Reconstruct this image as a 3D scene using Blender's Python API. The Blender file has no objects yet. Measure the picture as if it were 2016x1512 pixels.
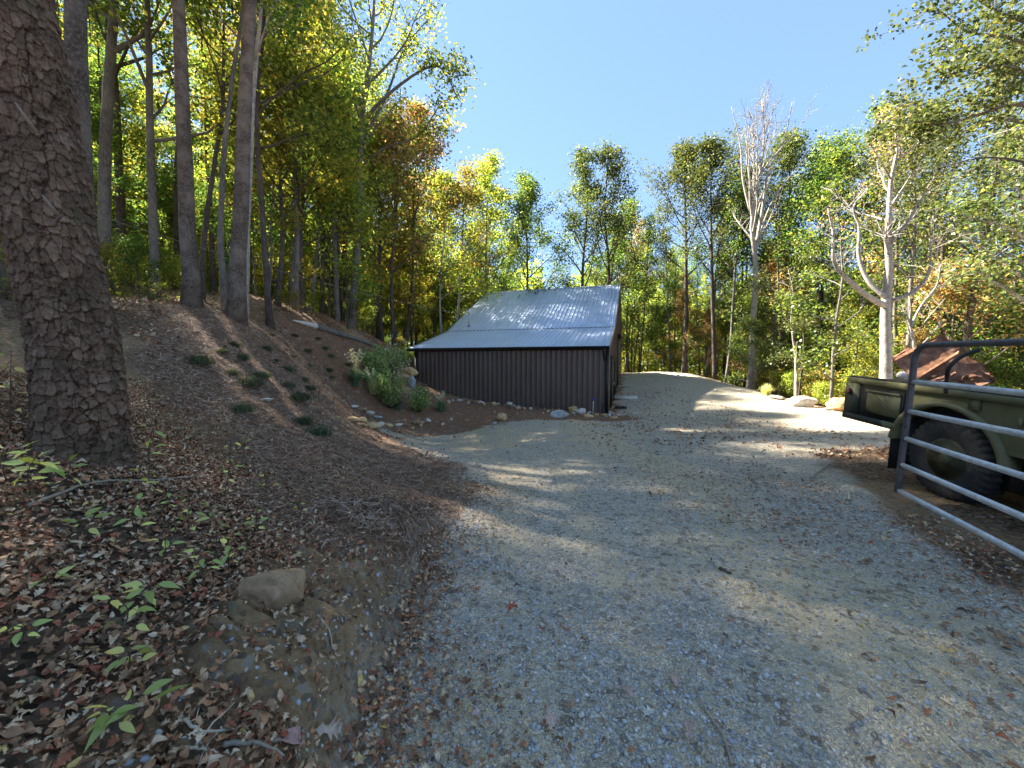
import bpy, math, random
import numpy as np
from mathutils import Vector, Matrix

# ------------------------------------------------------------------ camera, sky, sun, exposure
sc = bpy.context.scene
COL = sc.collection
FPX, PITCH, CAMH = 766.8, math.radians(3.234), 1.55
cam = bpy.data.cameras.new("camera"); camo = bpy.data.objects.new("camera", cam); COL.objects.link(camo)
cam.sensor_width = 36.0; cam.lens = 36.0 * FPX / 2016.0
cam.clip_start = 0.05; cam.clip_end = 2000
camo.location = (0, 0, CAMH); camo.rotation_euler = (math.pi / 2 - PITCH, 0, 0)
sc.camera = camo
SUN_AZ, SUN_EL = math.radians(-55), math.radians(43)
w = bpy.data.worlds.new("World"); sc.world = w; w.use_nodes = True
nt = w.node_tree
bg = nt.nodes["Background"]; bg.inputs["Strength"].default_value = 0.15
sky = nt.nodes.new("ShaderNodeTexSky"); sky.sky_type = 'NISHITA'; sky.sun_disc = False
sky.sun_elevation = SUN_EL; sky.sun_rotation = SUN_AZ
sky.air_density = 1.0; sky.dust_density = 0.0; sky.ozone_density = 4.0; sky.altitude = 1500
mxs = nt.nodes.new("ShaderNodeMix"); mxs.data_type = 'RGBA'; mxs.blend_type = 'MULTIPLY'; mxs.inputs[0].default_value = 1.0
mxs.inputs[7].default_value = (.166, .216, .285, 1)
gm = nt.nodes.new("ShaderNodeGamma"); gm.inputs[1].default_value = .42
nt.links.new(sky.outputs[0], gm.inputs[0]); nt.links.new(gm.outputs[0], mxs.inputs[6]); nt.links.new(mxs.outputs[2], bg.inputs["Color"])
sl = bpy.data.lights.new("sun", 'SUN'); sl.energy = 2.0; sl.angle = math.radians(0.9); sl.color = (1, 0.93, 0.8)
slo = bpy.data.objects.new("sun", sl); COL.objects.link(slo)
SD = Vector((math.sin(SUN_AZ) * math.cos(SUN_EL), math.cos(SUN_AZ) * math.cos(SUN_EL), math.sin(SUN_EL)))
slo.rotation_euler = SD.to_track_quat('Z', 'Y').to_euler()
sc.view_settings.view_transform = 'Standard'; sc.view_settings.look = 'None'
sc.view_settings.gamma = 1.0; sc.view_settings.exposure = 4.15
sc.cycles.max_bounces = 8; sc.cycles.diffuse_bounces = 4; sc.cycles.glossy_bounces = 3
sc.cycles.transmission_bounces = 4; sc.cycles.transparent_max_bounces = 4
sc.cycles.use_denoising = True
try: sc.cycles.denoiser = 'OPENIMAGEDENOISE'
except Exception: pass
sc.cycles.use_adaptive_sampling = True; sc.cycles.adaptive_threshold = 0.02

# ------------------------------------------------------------------ helpers
def P(px, py, d):
    """world point seen at photo pixel (px,py) at forward distance d"""
    u = (px - 1008) / FPX; v = (py - 756) / FPX
    dx, dy, dz = u, math.cos(PITCH) - v * math.sin(PITCH), -math.sin(PITCH) - v * math.cos(PITCH)
    s = d / dy
    return np.array([dx * s, d, CAMH + dz * s])

class MB:
    def __init__(s): s.V = []; s.Q = []; s.T = []; s.N = []; s.n = 0
    def add(s, v, quads=None, tris=None, ngons=None):
        v = np.asarray(v, float).reshape(-1, 3); s.V.append(v)
        if quads is not None and len(quads): s.Q.append(np.asarray(quads, np.int64) + s.n)
        if tris is not None and len(tris): s.T.append(np.asarray(tris, np.int64) + s.n)
        if ngons is not None:
            for g in ngons: s.N.append([i + s.n for i in g])
        s.n += len(v)
    def box(s, c, size, R=None):
        h = np.array(size) / 2.0
        v = np.array([[x, y, z] for x in (-1, 1) for y in (-1, 1) for z in (-1, 1)]) * h
        if R is not None: v = v @ np.asarray(R).T
        s.add(v + np.array(c), [[0, 1, 3, 2], [4, 6, 7, 5], [0, 4, 5, 1], [2, 3, 7, 6], [0, 2, 6, 4], [1, 5, 7, 3]])
    def mesh(s, name, smooth=True):
        me = bpy.data.meshes.new(name)
        V = np.concatenate(s.V) if s.V else np.zeros((0, 3))
        Q = np.concatenate(s.Q) if s.Q else np.zeros((0, 4), np.int64)
        T = np.concatenate(s.T) if s.T else np.zeros((0, 3), np.int64)
        nn = [i for g in s.N for i in g]
        loops = np.concatenate([Q.ravel(), T.ravel(), np.array(nn, np.int64)])
        sizes = np.concatenate([np.full(len(Q), 4), np.full(len(T), 3), np.array([len(g) for g in s.N], np.int64)]).astype(np.int64)
        starts = np.concatenate([[0], np.cumsum(sizes)[:-1]]) if len(sizes) else np.zeros(0)
        me.vertices.add(len(V)); me.vertices.foreach_set("co", V.astype(np.float32).ravel())
        me.loops.add(len(loops)); me.loops.foreach_set("vertex_index", loops.astype(np.int32))
        me.polygons.add(len(sizes)); me.polygons.foreach_set("loop_start", starts.astype(np.int32))
        if smooth: me.polygons.foreach_set("use_smooth", np.ones(len(sizes), bool))
        me.update(calc_edges=True)
        return me
    def build(s, name, mat, parent=None, smooth=False, loc=None):
        if loc is not None:
            for i in range(len(s.V)): s.V[i] = s.V[i] - np.array(loc)
        me = s.mesh(name, smooth)
        o = bpy.data.objects.new(name, me); COL.objects.link(o)
        for m in (mat if isinstance(mat, (list, tuple)) else [mat]): me.materials.append(m)
        if loc is not None: o.location = Vector(loc)
        if parent is not None: o.parent = parent
        return o

def tag(o, label, cat=None, group=None, kind=None):
    if label: o["label"] = label
    if cat: o["category"] = cat
    if group: o["group"] = group
    if kind: o["kind"] = kind
    return o
def empty(name, loc, label, cat, group=None, rz=0):
    o = bpy.data.objects.new(name, None); COL.objects.link(o); o.location = Vector(loc); o.rotation_euler = (0, 0, rz)
    o.empty_display_size = 0.1
    return tag(o, label, cat, group)

def tube(mb, pts, rad, sides=8, cap=True):
    pts = np.asarray(pts, float); n = len(pts)
    rad = np.full(n, rad) if np.isscalar(rad) else np.asarray(rad, float)
    t = np.gradient(pts, axis=0); t /= np.linalg.norm(t, axis=1)[:, None] + 1e-9
    ref = np.array([0, 0, 1.0]) if abs(t[:, 2]).mean() < 0.8 else np.array([1.0, 0, 0])
    a = np.cross(t, ref); a /= np.linalg.norm(a, axis=1)[:, None] + 1e-9
    b = np.cross(t, a)
    th = np.arange(sides) / sides * 2 * np.pi
    v = pts[:, None, :] + rad[:, None, None] * (np.cos(th)[None, :, None] * a[:, None, :] + np.sin(th)[None, :, None] * b[:, None, :])
    i = np.arange(n - 1)[:, None] * sides; j = np.arange(sides)[None, :]; k = (j + 1) % sides
    q = np.stack([i + j, i + k, i + sides + k, i + sides + j], -1).reshape(-1, 4)
    ng = [list(range(sides))[::-1], list(range((n - 1) * sides, n * sides))] if cap else None
    mb.add(v.reshape(-1, 3), q, ngons=ng)

def smooth_path(pts, n):
    pts = np.asarray(pts, float); m = len(pts)
    s = np.concatenate([[0], np.cumsum(np.linalg.norm(np.diff(pts, axis=0), axis=1))]); s /= s[-1]
    t = np.linspace(0, 1, n); out = np.zeros((n, pts.shape[1]))
    tang = np.gradient(pts, s, axis=0)
    idx = np.clip(np.searchsorted(s, t) - 1, 0, m - 2)
    h = (s[idx + 1] - s[idx])[:, None]; u = ((t - s[idx])[:, None]) / h
    return (2*u**3-3*u**2+1)*pts[idx] + (u**3-2*u**2+u)*h*tang[idx] + (-2*u**3+3*u**2)*pts[idx+1] + (u**3-u**2)*h*tang[idx+1]

def hash2(ix, iy, s=0):
    h = (ix.astype(np.int64) * 374761393 + iy.astype(np.int64) * 668265263 + s * 974634777) & 0x7fffffff
    h = ((h ^ (h >> 13)) * 1274126177) & 0x7fffffff
    return ((h ^ (h >> 16)) & 0xffffff) / float(0xffffff)
def vnoise(x, y, s=0):
    x = np.asarray(x, float); y = np.asarray(y, float)
    ix = np.floor(x); iy = np.floor(y); fx = x - ix; fy = y - iy
    fx = fx*fx*(3-2*fx); fy = fy*fy*(3-2*fy)
    return ((hash2(ix, iy, s)*(1-fx) + hash2(ix+1, iy, s)*fx)*(1-fy) + (hash2(ix, iy+1, s)*(1-fx) + hash2(ix+1, iy+1, s)*fx)*fy)*2-1
def fbm(x, y, s=0, o=4, sc_=1.0):
    r = 0; a = 1.0; f = sc_
    for k in range(o): r = r + a*vnoise(x*f, y*f, s+k*7); a *= .5; f *= 2.03
    return r
def sstep(a, b, x):
    t = np.clip((x-a)/(b-a), 0, 1); return t*t*(3-2*t)

# ------------------------------------------------------------------ node materials
def newmat(name):
    m = bpy.data.materials.new(name); m.use_nodes = True
    n = m.node_tree; n.nodes.clear()
    out = n.nodes.new("ShaderNodeOutputMaterial")
    return m, n, out
class G:
    def __init__(s, nt): s.nt = nt
    def n(s, t, **k):
        x = s.nt.nodes.new("ShaderNode" + t)
        for a, b in k.items(): setattr(x, a, b)
        return x
    def l(s, a, b): s.nt.links.new(a, b)
    def set(s, inp, v):
        if hasattr(v, "is_linked") or hasattr(v, "links"): s.l(v, inp)
        else: inp.default_value = v
    def coord(s, scale=(1, 1, 1), which="Object"):
        tc = s.n("TexCoord"); mp = s.n("Mapping"); mp.inputs["Scale"].default_value = scale
        s.l(tc.outputs[which], mp.inputs["Vector"]); return mp.outputs[0]
    def noise(s, vec, scale, detail=4, rough=.55, dist=0):
        x = s.n("TexNoise"); s.l(vec, x.inputs["Vector"]); x.inputs["Scale"].default_value = scale
        x.inputs["Detail"].default_value = detail; x.inputs["Roughness"].default_value = rough; x.inputs["Distortion"].default_value = dist
        return x.outputs["Fac"]
    def voro(s, vec, scale, feature='F1', rand=1):
        x = s.n("TexVoronoi", feature=feature); s.l(vec, x.inputs["Vector"]); x.inputs["Scale"].default_value = scale
        x.inputs["Randomness"].default_value = rand
        return x
    def ramp(s, fac, stops, interp='LINEAR'):
        x = s.n("ValToRGB"); cr = x.color_ramp; cr.interpolation = interp
        while len(cr.elements) < len(stops): cr.elements.new(0.5)
        for e, (p, c) in zip(cr.elements, stops):
            e.position = p; e.color = (c[0], c[1], c[2], 1) if hasattr(c, "__len__") else (c, c, c, 1)
        s.l(fac, x.inputs[0]); return x.outputs[0]
    def mix(s, f, a, b, mode='MIX'):
        x = s.n("Mix", data_type='RGBA', blend_type=mode)
        s.set(x.inputs[0], f); 
        for i, v in ((6, a), (7, b)):
            if isinstance(v, tuple): x.inputs[i].default_value = (v[0], v[1], v[2], 1)
            else: s.l(v, x.inputs[i])
        return x.outputs[2]
    def math(s, op, a, b=0.0, c=None, clamp=False):
        x = s.n("Math", operation=op, use_clamp=clamp); s.set(x.inputs[0], a); s.set(x.inputs[1], b)
        if c is not None: s.set(x.inputs[2], c)
        return x.outputs[0]
    def bump(s, h, strength=.5, dist=.02, normal=None):
        x = s.n("Bump"); x.inputs["Strength"].default_value = strength; x.inputs["Distance"].default_value = dist
        s.l(h, x.inputs["Height"])
        if normal is not None: s.l(normal, x.inputs["Normal"])
        return x.outputs[0]
    def bsdf(s, out, color, rough=.8, metal=0.0, normal=None, spec=.3, **kw):
        x = s.n("BsdfPrincipled"); s.set(x.inputs["Base Color"], (color[0], color[1], color[2], 1) if isinstance(color, tuple) else color)
        s.set(x.inputs["Roughness"], rough); s.set(x.inputs["Metallic"], metal); x.inputs["Specular IOR Level"].default_value = spec
        if normal is not None: s.l(normal, x.inputs["Normal"])
        s.l(x.outputs[0], out.inputs[0]); return x

def leaf_mat(name, stops, trans=.64, gloss=.025):
    m, nt_, out = newmat(name); g = G(nt_)
    geo = g.n("NewGeometry"); oi = g.n("ObjectInfo")
    col = g.ramp(geo.outputs["Random Per Island"], stops)
    hs = g.n("HueSaturation"); g.l(col, hs.inputs["Color"])
    g.l(g.math('MULTIPLY_ADD', oi.outputs["Random"], .03, .493), hs.inputs["Hue"])
    g.l(g.math('MULTIPLY_ADD', oi.outputs["Random"], .5, .95), hs.inputs["Value"])
    d = g.n("BsdfDiffuse"); g.l(hs.outputs[0], d.inputs[0])
    t = g.n("BsdfTranslucent"); tc = g.mix(1.0, hs.outputs[0], (1.75, 1.75, 1.0), 'MULTIPLY'); g.l(tc, t.inputs[0])
    mx = g.n("MixShader"); mx.inputs[0].default_value = trans; g.l(d.outputs[0], mx.inputs[1]); g.l(t.outputs[0], mx.inputs[2])
    gl = g.n("BsdfGlossy"); gl.inputs["Roughness"].default_value = .42; gl.inputs["Color"].default_value = (.8, .85, .8, 1)
    mg = g.n("MixShader"); mg.inputs[0].default_value = gloss; g.l(mx.outputs[0], mg.inputs[1]); g.l(gl.outputs[0], mg.inputs[2])
    g.l(mg.outputs[0], out.inputs[0]); return m
LM = {
 'green': leaf_mat("leaf_green", [(0, (.03, .06, .014)), (.45, (.06, .10, .024)), (.8, (.11, .145, .035)), (1, (.22, .21, .05))]),
 'yellowgreen': leaf_mat("leaf_yellow_green", [(0, (.06, .10, .018)), (.4, (.145, .18, .035)), (.75, (.26, .27, .05)), (1, (.38, .31, .07))]),
 'yellow': leaf_mat("leaf_yellow", [(0, (.09, .12, .025)), (.5, (.23, .21, .04)), (.85, (.34, .25, .05)), (1, (.30, .15, .045))]),
 'orange': leaf_mat("leaf_orange", [(0, (.06, .09, .022)), (.4, (.13, .14, .035)), (.7, (.24, .18, .05)), (.9, (.29, .15, .06)), (1, (.24, .09, .045))]),
 'red': leaf_mat("leaf_red", [(0, (.07, .085, .03)), (.4, (.17, .14, .05)), (.7, (.30, .16, .10)), (1, (.28, .10, .07))]),
 'oak': leaf_mat("leaf_oak", [(0, (.035, .055, .02)), (.5, (.075, .095, .032)), (.9, (.15, .155, .05)), (1, (.22, .18, .06))], trans=.36, gloss=.035),
 'shrub': leaf_mat("leaf_shrub", [(0, (.08, .14, .03)), (.5, (.20, .28, .06)), (1, (.45, .47, .15))], trans=.35, gloss=.12),
 'seedling': leaf_mat("leaf_seedling", [(0, (.16, .20, .04)), (.3, (.34, .37, .09)), (.55, (.56, .53, .15)), (.85, (.68, .55, .14)), (1, (.55, .3, .07))], trans=.3, gloss=.05),
}
def bark_mat(name, c1, c2, c3, vs=(9, 9, 2.2), scale=1.0, bump=.6, moss=None):
    m, nt_, out = newmat(name); g = G(nt_)
    v = g.coord(vs); n1 = g.noise(v, 3.2*scale, 6, .65, .6)
    v2 = g.coord((1, 1, 1)); n2 = g.noise(v2, 1.7*scale, 3)
    c = g.ramp(n1, [(.3, c1), (.52, c2), (.72, c3)])
    c = g.mix(g.ramp(n2, [(.4, 0.0), (.65, .55)]), c, c3 if moss is None else moss)
    g.bsdf(out, c, .9, normal=g.bump(n1, bump, .03), spec=.15); return m
BARK = {
 'dark': bark_mat("bark_dark", (.025, .02, .016), (.07, .055, .045), (.14, .12, .10)),
 'grey': bark_mat("bark_grey", (.05, .045, .04), (.13, .12, .105), (.24, .23, .20)),
 'pine': bark_mat("bark_pine", (.03, .022, .016), (.115, .09, .068), (.30, .25, .20), vs=(6, 6, 5), scale=2.2, bump=1.0),
 'pale': bark_mat("bark_pale", (.11, .095, .08), (.30, .27, .235), (.46, .42, .37), vs=(5, 5, 3)),
}
def plain(name, col, rough=.6, metal=0, spec=.3, var=.25, scale=8, bump=.0):
    m, nt_, out = newmat(name); g = G(nt_); v = g.coord(); n1 = g.noise(v, scale, 5, .6)
    c = g.mix(g.ramp(n1, [(.3, 0.0), (.7, 1.0)]), tuple(x*(1-var) for x in col), tuple(min(1, x*(1+var)) for x in col))
    g.bsdf(out, c, rough, metal, g.bump(n1, bump, .01) if bump else None, spec); return m

# ------------------------------------------------------------------ terrain height
ctl = [
 # driveway
 (0, 0, 0), (.6, 1.5, 0), (2.5, 1.5, .02), (0, 3, 0), (1.5, 4, -.02), (4.5, 3.5, .05), (0, 6, -.12), (3, 6.5, -.12), (1, 9, -.3), (5, 9, -.28),
 (-2.6, 8.4, -.25), (-4.0, 11, -.35), (0, 12.5, -.5), (4.5, 13, -.6), (9, 12, -.4), (13, 12, -.25), (20, 10.5, -.2), (5.0, 4.4, 0), (8, 7, -.1), (4.2, 15.4, -.66), (6.0, 16, -.6),
 (9, 16, -.38), (12.2, 17.5, -.1), (7, 20, -.25), (12.5, 21, .2), (8.5, 25, .15), (13, 25.5, .42), (10, 30, .55), (14, 30, .6), (11, 35, .6), (16, 35, .45),
 (0, -5, .1), (3, -5, .1), (7, -3, .1), (-2.5, -4, 1.1), (8, 3, .1), (14, 3, .2),
 # shed surround
 (0, 15.5, -.45), (-3, 16, -.25), (-4.5, 15, -.1), (-5.3, 18.5, .5), (-5, 14, .0), (-4, 22, .8), (2, 30, .6), (-6, 27, 1.6), (4, 38, .4),
 # right woods falling away
 (17, 17, -1.5), (18, 24, -1.6), (22, 32, -2.2), (16, 42, -1.0), (14, 14.5, -.5), (22, 13, -1.2), (30, 22, -4), (45, 40, -7), (35, 5, -1.5), (25, 60, -5),
 (2, 50, -.8), (0, 80, -3), (80, 80, -8), (90, 0, -6), (-10, 45, 2.6),
]
for px, py, d in [(165, 955, 2.4), (375, 603, 9), (462, 612, 9.4), (305, 580, 13), (690, 640, 20), (580, 632, 14), (760, 688, 19), (500, 750, 7),
                  (650, 765, 11.3), (600, 705, 12.3), (300, 700, 6.2), (400, 850, 4.5), (600, 950, 4), (500, 1050, 2.9), (200, 1100, 1.8), (0, 850, 2.6),
                  (0, 1400, 1.15), (590, 1150, 2.25), (620, 1300, 1.75), (640, 1080, 2.7), (700, 700, 15), (450, 1400, 1.35), (20, 620, 9), (740, 760, 15.5), (690, 790, 13.3), (800, 740, 18)]:
    ctl.append(tuple(P(px, py, d)))
ctl += [(-14, 4, 4.0), (-10, 0, 3.2), (-6, -3, 2.2), (-20, 12, 5.0), (-30, 25, 5.5), (-14, 22, 4.2), (-18, 35, 4.5), (-45, 10, 6), (-60, 60, 7), (-30, 60, 4), (-30, -30, 5), (30, -30, 0), (-80, 0, 8)]
ctl = np.array(ctl, float)
def _phi(r): return np.where(r > 1e-9, r*r*np.log(r + 1e-12), 0)
_n = len(ctl); _K = _phi(np.linalg.norm(ctl[:, None, :2] - ctl[None, :, :2], axis=2)) + np.eye(_n)*1.2
_Pm = np.c_[np.ones(_n), ctl[:, :2]]
_A = np.block([[_K, _Pm], [_Pm.T, np.zeros((3, 3))]])
_w = np.linalg.solve(_A, np.r_[ctl[:, 2], 0, 0, 0])
def Hbase(x, y):
    x = np.asarray(x, float); y = np.asarray(y, float); sh = x.shape; x = x.ravel(); y = y.ravel(); out = np.empty(len(x))
    for i in range(0, len(x), 20000):
        xx = x[i:i+20000]; yy = y[i:i+20000]
        r = np.sqrt((xx[:, None]-ctl[None, :, 0])**2 + (yy[:, None]-ctl[None, :, 1])**2)
        out[i:i+20000] = _phi(r) @ _w[:_n] + _w[_n] + _w[_n+1]*xx + _w[_n+2]*yy
    R = np.hypot(x, y)
    out = np.where(R > 90, out*np.exp(-(R-90)/80) - 4*(1-np.exp(-(R-90)/80)), out)
    return np.clip(out, -14, 10).reshape(sh)

GRAVEL = [(-.45, -6), (-.45, 0), (-.56, 1.6), (-.66, 2.4), (-.74, 3.4), (-.60, 4.8), (-1.1, 6.4), (-2.6, 8.4), (-4.1, 10.6), (-4.3, 11.9), (-1.8, 13.0), (0, 13.5), (2.6, 13.9),
          (4.3, 14.3), (5.2, 15.0), (4.45, 16.4), (8, 28), (9.4, 33.5), (14, 33.8), (14, 27), (13, 20), (12.4, 17), (12.4, 14), (15, 12.6), (26, 11.6), (26, 8.6), (9, 8.2), (6, 7.4), (4.6, 5.4), (3.7, 3.6), (3.2, 2.0), (2.9, 0), (2.9, -6)]
MULCH = [(-.5, 2.55), (-1.1, 2.4), (-1.9, 2.6), (-2.3, 3.4), (-3.6, 4.6), (-5.6, 5.6), (-7.4, 8.3), (-8.2, 12), (-7.6, 16.5), (-6.2, 19.5), (-4.9, 19.0), (-4.9, 17.6), (4.05, 16.5), (4.6, 14.9), (4.3, 14.0), (1, 13.0), (-3, 11.9), (-3.5, 10.5), (-2, 8.2), (-.5, 6.0), (-.1, 4.6), (-.2, 3)]
def sdist(poly, x, y):
    """signed distance, positive inside"""
    poly = np.array(poly, float); d = np.full(x.shape, 1e9); ins = np.zeros(x.shape, bool)
    for i in range(len(poly)):
        a = poly[i]; b = poly[(i+1) % len(poly)]; ab = b - a
        t = np.clip(((x-a[0])*ab[0] + (y-a[1])*ab[1]) / (ab @ ab), 0, 1)
        d = np.minimum(d, np.hypot(x-a[0]-t*ab[0], y-a[1]-t*ab[1]))
        c = ((a[1] > y) != (b[1] > y)) & (x < (b[0]-a[0])*(y-a[1])/((b[1]-a[1]) if b[1] != a[1] else 1e-9) + a[0]); ins ^= c
    return np.where(ins, d, -d)
def zones(x, y):
    R = np.hypot(x, y)
    jit = fbm(x, y, 11, 4, 1.3)*(.10 + .012*R) + fbm(x, y, 21, 2, 9)*.04
    return sdist(GRAVEL, x, y) + jit*.8, sdist(MULCH, x, y) + jit*1.1
def H(x, y):
    x = np.asarray(x, float); y = np.asarray(y, float)
    h = Hbase(x, y); sg, sm = zones(x, y)
    R = np.hypot(x, y)
    # little eroded bank along the left edge of the drive near the camera
    near = sstep(-1, .6, y)*(1-sstep(2.9, 4.2, y))*(x < 1.2)
    h = h + near*(.23*sstep(.04, -.2, sg))
    off = sstep(.1, -.35, sg)
    h = h + off*(fbm(x, y, 3, 5, 1.1)*.045 + fbm(x, y, 5, 3, 6)*.014) + (1-off)*(fbm(x, y, 8, 3, .7)*.022 + fbm(x, y, 9, 3, 8)*.004)
    # rills in the cut dirt face 
    h = h + near*off*sstep(-.8, -.3, sg)*np.abs(fbm(x*3.0, y*9.0, 41, 3, 1.5))*.08
    return h
def normal_at(x, y):
    e = .04; hx = (H(x+e, y)-H(x-e, y))/(2*e); hy = (H(x, y+e)-H(x, y-e))/(2*e)
    n = np.stack([-hx, -hy, np.ones_like(hx)], -1); return n/np.linalg.norm(n, axis=-1)[..., None]
def hit(px, py, dmax=60):
    ds = np.concatenate([np.arange(.6, 8, .02), np.arange(8, dmax, .06)])
    pts = np.array([P(px, py, d) for d in ds]); g = H(pts[:, 0], pts[:, 1]) - pts[:, 2]
    k = np.argmax(g > 0)
    if g[k] <= 0: k = len(ds)-1
    return np.array([pts[k, 0], pts[k, 1], H(pts[k:k+1, 0], pts[k:k+1, 1])[0]])
def onground(x, y, dz=0.0): return np.array([x, y, float(H(np.array([x]), np.array([y]))[0]) + dz])

# ------------------------------------------------------------------ ground material
def ground_mat():
    m, nt_, out = newmat("ground_surface"); g = G(nt_)
    v = g.coord()
    def att(n):
        a = g.n("Attribute"); a.attribute_name = n; return a.outputs["Fac"]
    # gravel
    vA = g.voro(v, 62); vB = g.voro(v, 130); vC = g.voro(v, 26)
    sA = g.n("SeparateColor"); g.l(vA.outputs["Color"], sA.inputs[0])
    sB = g.n("SeparateColor"); g.l(vB.outputs["Color"], sB.inputs[0])
    sC = g.n("SeparateColor"); g.l(vC.outputs["Color"], sC.inputs[0])
    cA = g.ramp(sA.outputs[0], [(0, (.12, .12, .118)), (.4, (.26, .26, .25)), (.75, (.42, .41, .385)), (.93, (.62, .6, .55)), (1, (.85, .82, .76))])
    cB = g.ramp(sB.outputs[1], [(0, (.22, .19, .15)), (.5, (.42, .38, .32)), (1, (.66, .6, .5))])
    gr = g.mix(.5, cA, cB)
    fines = g.mix(g.noise(v, 90, 3), (.40, .33, .22), (.60, .51, .37))
    nb = g.noise(v, .8, 5, .6, .5)
    gr = g.mix(g.math('MULTIPLY', g.math('ADD', att("wtan"), g.ramp(nb, [(.42, .05), (.62, .3)])), g.ramp(g.noise(v, 22, 4, .7), [(.35, .45), (.6, 1.0)]), clamp=True), gr, fines)
    gr = g.mix(g.ramp(g.noise(v, 9, 7, .78, .6), [(.5, 0.0), (.68, .6)]), gr, (.20, .145, .095))
    edge = g.ramp(sC.outputs[2], [(0, 0.0), (.86, 0.0), (.9, .6), (1, .6)])
    gr = g.mix(edge, gr, (.13, .085, .06))
    gr = g.mix(1.0, gr, (1.5, 1.43, 1.27), 'MULTIPLY')
    # mulch (pine straw)
    nz = g.noise(g.coord((1, 1, 1)), 38, 8, .82, 2.5); nz2 = g.noise(v, 4, 4, .6)
    mu = g.ramp(nz, [(.3, (.04, .022, .014)), (.45, (.11, .065, .042)), (.6, (.24, .155, .11)), (.75, (.46, .33, .25))])
    mu = g.mix(g.ramp(nz2, [(.45, 0.0), (.7, .4)]), mu, (.17, .10, .07))
    vm = g.voro(v, 15); sm_ = g.n("SeparateColor"); g.l(vm.outputs["Color"], sm_.inputs[0])
    mu = g.mix(1.0, mu, (1.6, 1.42, 1.18), 'MULTIPLY')
    mu = g.mix(g.ramp(sm_.outputs[0], [(0, 0.0), (.9, 0.0), (.92, .7), (1, .7)], 'CONSTANT'), mu, (.36, .28, .24))
    # forest floor of dead leaves
    vL = g.voro(v, 30, rand=1); sL = g.n("SeparateColor"); g.l(vL.outputs["Color"], sL.inputs[0])
    fl = g.ramp(sL.outputs[0], [(0, (.06, .036, .02)), (.35, (.18, .11, .065)), (.6, (.31, .21, .13)), (.8, (.26, .10, .06)), (.9, (.48, .36, .24)), (1, (.2, .2, .06))])
    fl = g.mix(g.ramp(g.noise(v, 30, 5, .7), [(.4, 0.0), (.7, .5)]), fl, (.10, .075, .05))
    # dirt
    di = g.ramp(g.noise(v, 16, 9, .82, .8), [(.3, (.22, .15, .08)), (.45, (.50, .35, .20)), (.6, (.66, .49, .30)), (.75, (.8, .66, .46))])
    di = g.mix(1.0, di, (1.15, 1.02, .86), 'MULTIPLY'); vS = g.voro(v, 34); sS = g.n("SeparateColor"); g.l(vS.outputs["Color"], sS.inputs[0])
    di = g.mix(g.ramp(sS.outputs[0], [(0, 0.0), (.72, 0.0), (.76, .8), (1, .8)]), di, g.ramp(sS.outputs[1], [(0, (.2, .15, .1)), (.6, (.42, .34, .24)), (1, (.7, .62, .5))]))
    c = g.mix(att("wdirt"), fl, di); c = g.mix(att("wmulch"), c, mu); c = g.mix(att("wgravel"), c, gr)
    hg = g.math('ADD', g.math('MULTIPLY', vA.outputs["Distance"], -1.0), g.math('MULTIPLY', vB.outputs["Distance"], -.5))
    hf = g.math('ADD', g.math('MULTIPLY', nz, 1.6), g.math('MULTIPLY', vL.outputs["Distance"], .8))
    hm = g.n("Mix", data_type='FLOAT'); g.l(att("wgravel"), hm.inputs[0]); g.l(hf, hm.inputs[2]); g.l(hg, hm.inputs[3])
    g.bsdf(out, c, .93, normal=g.bump(hm.outputs[0], 1.0, .03), spec=.15)
    return m
M_GROUND = ground_mat()

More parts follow.
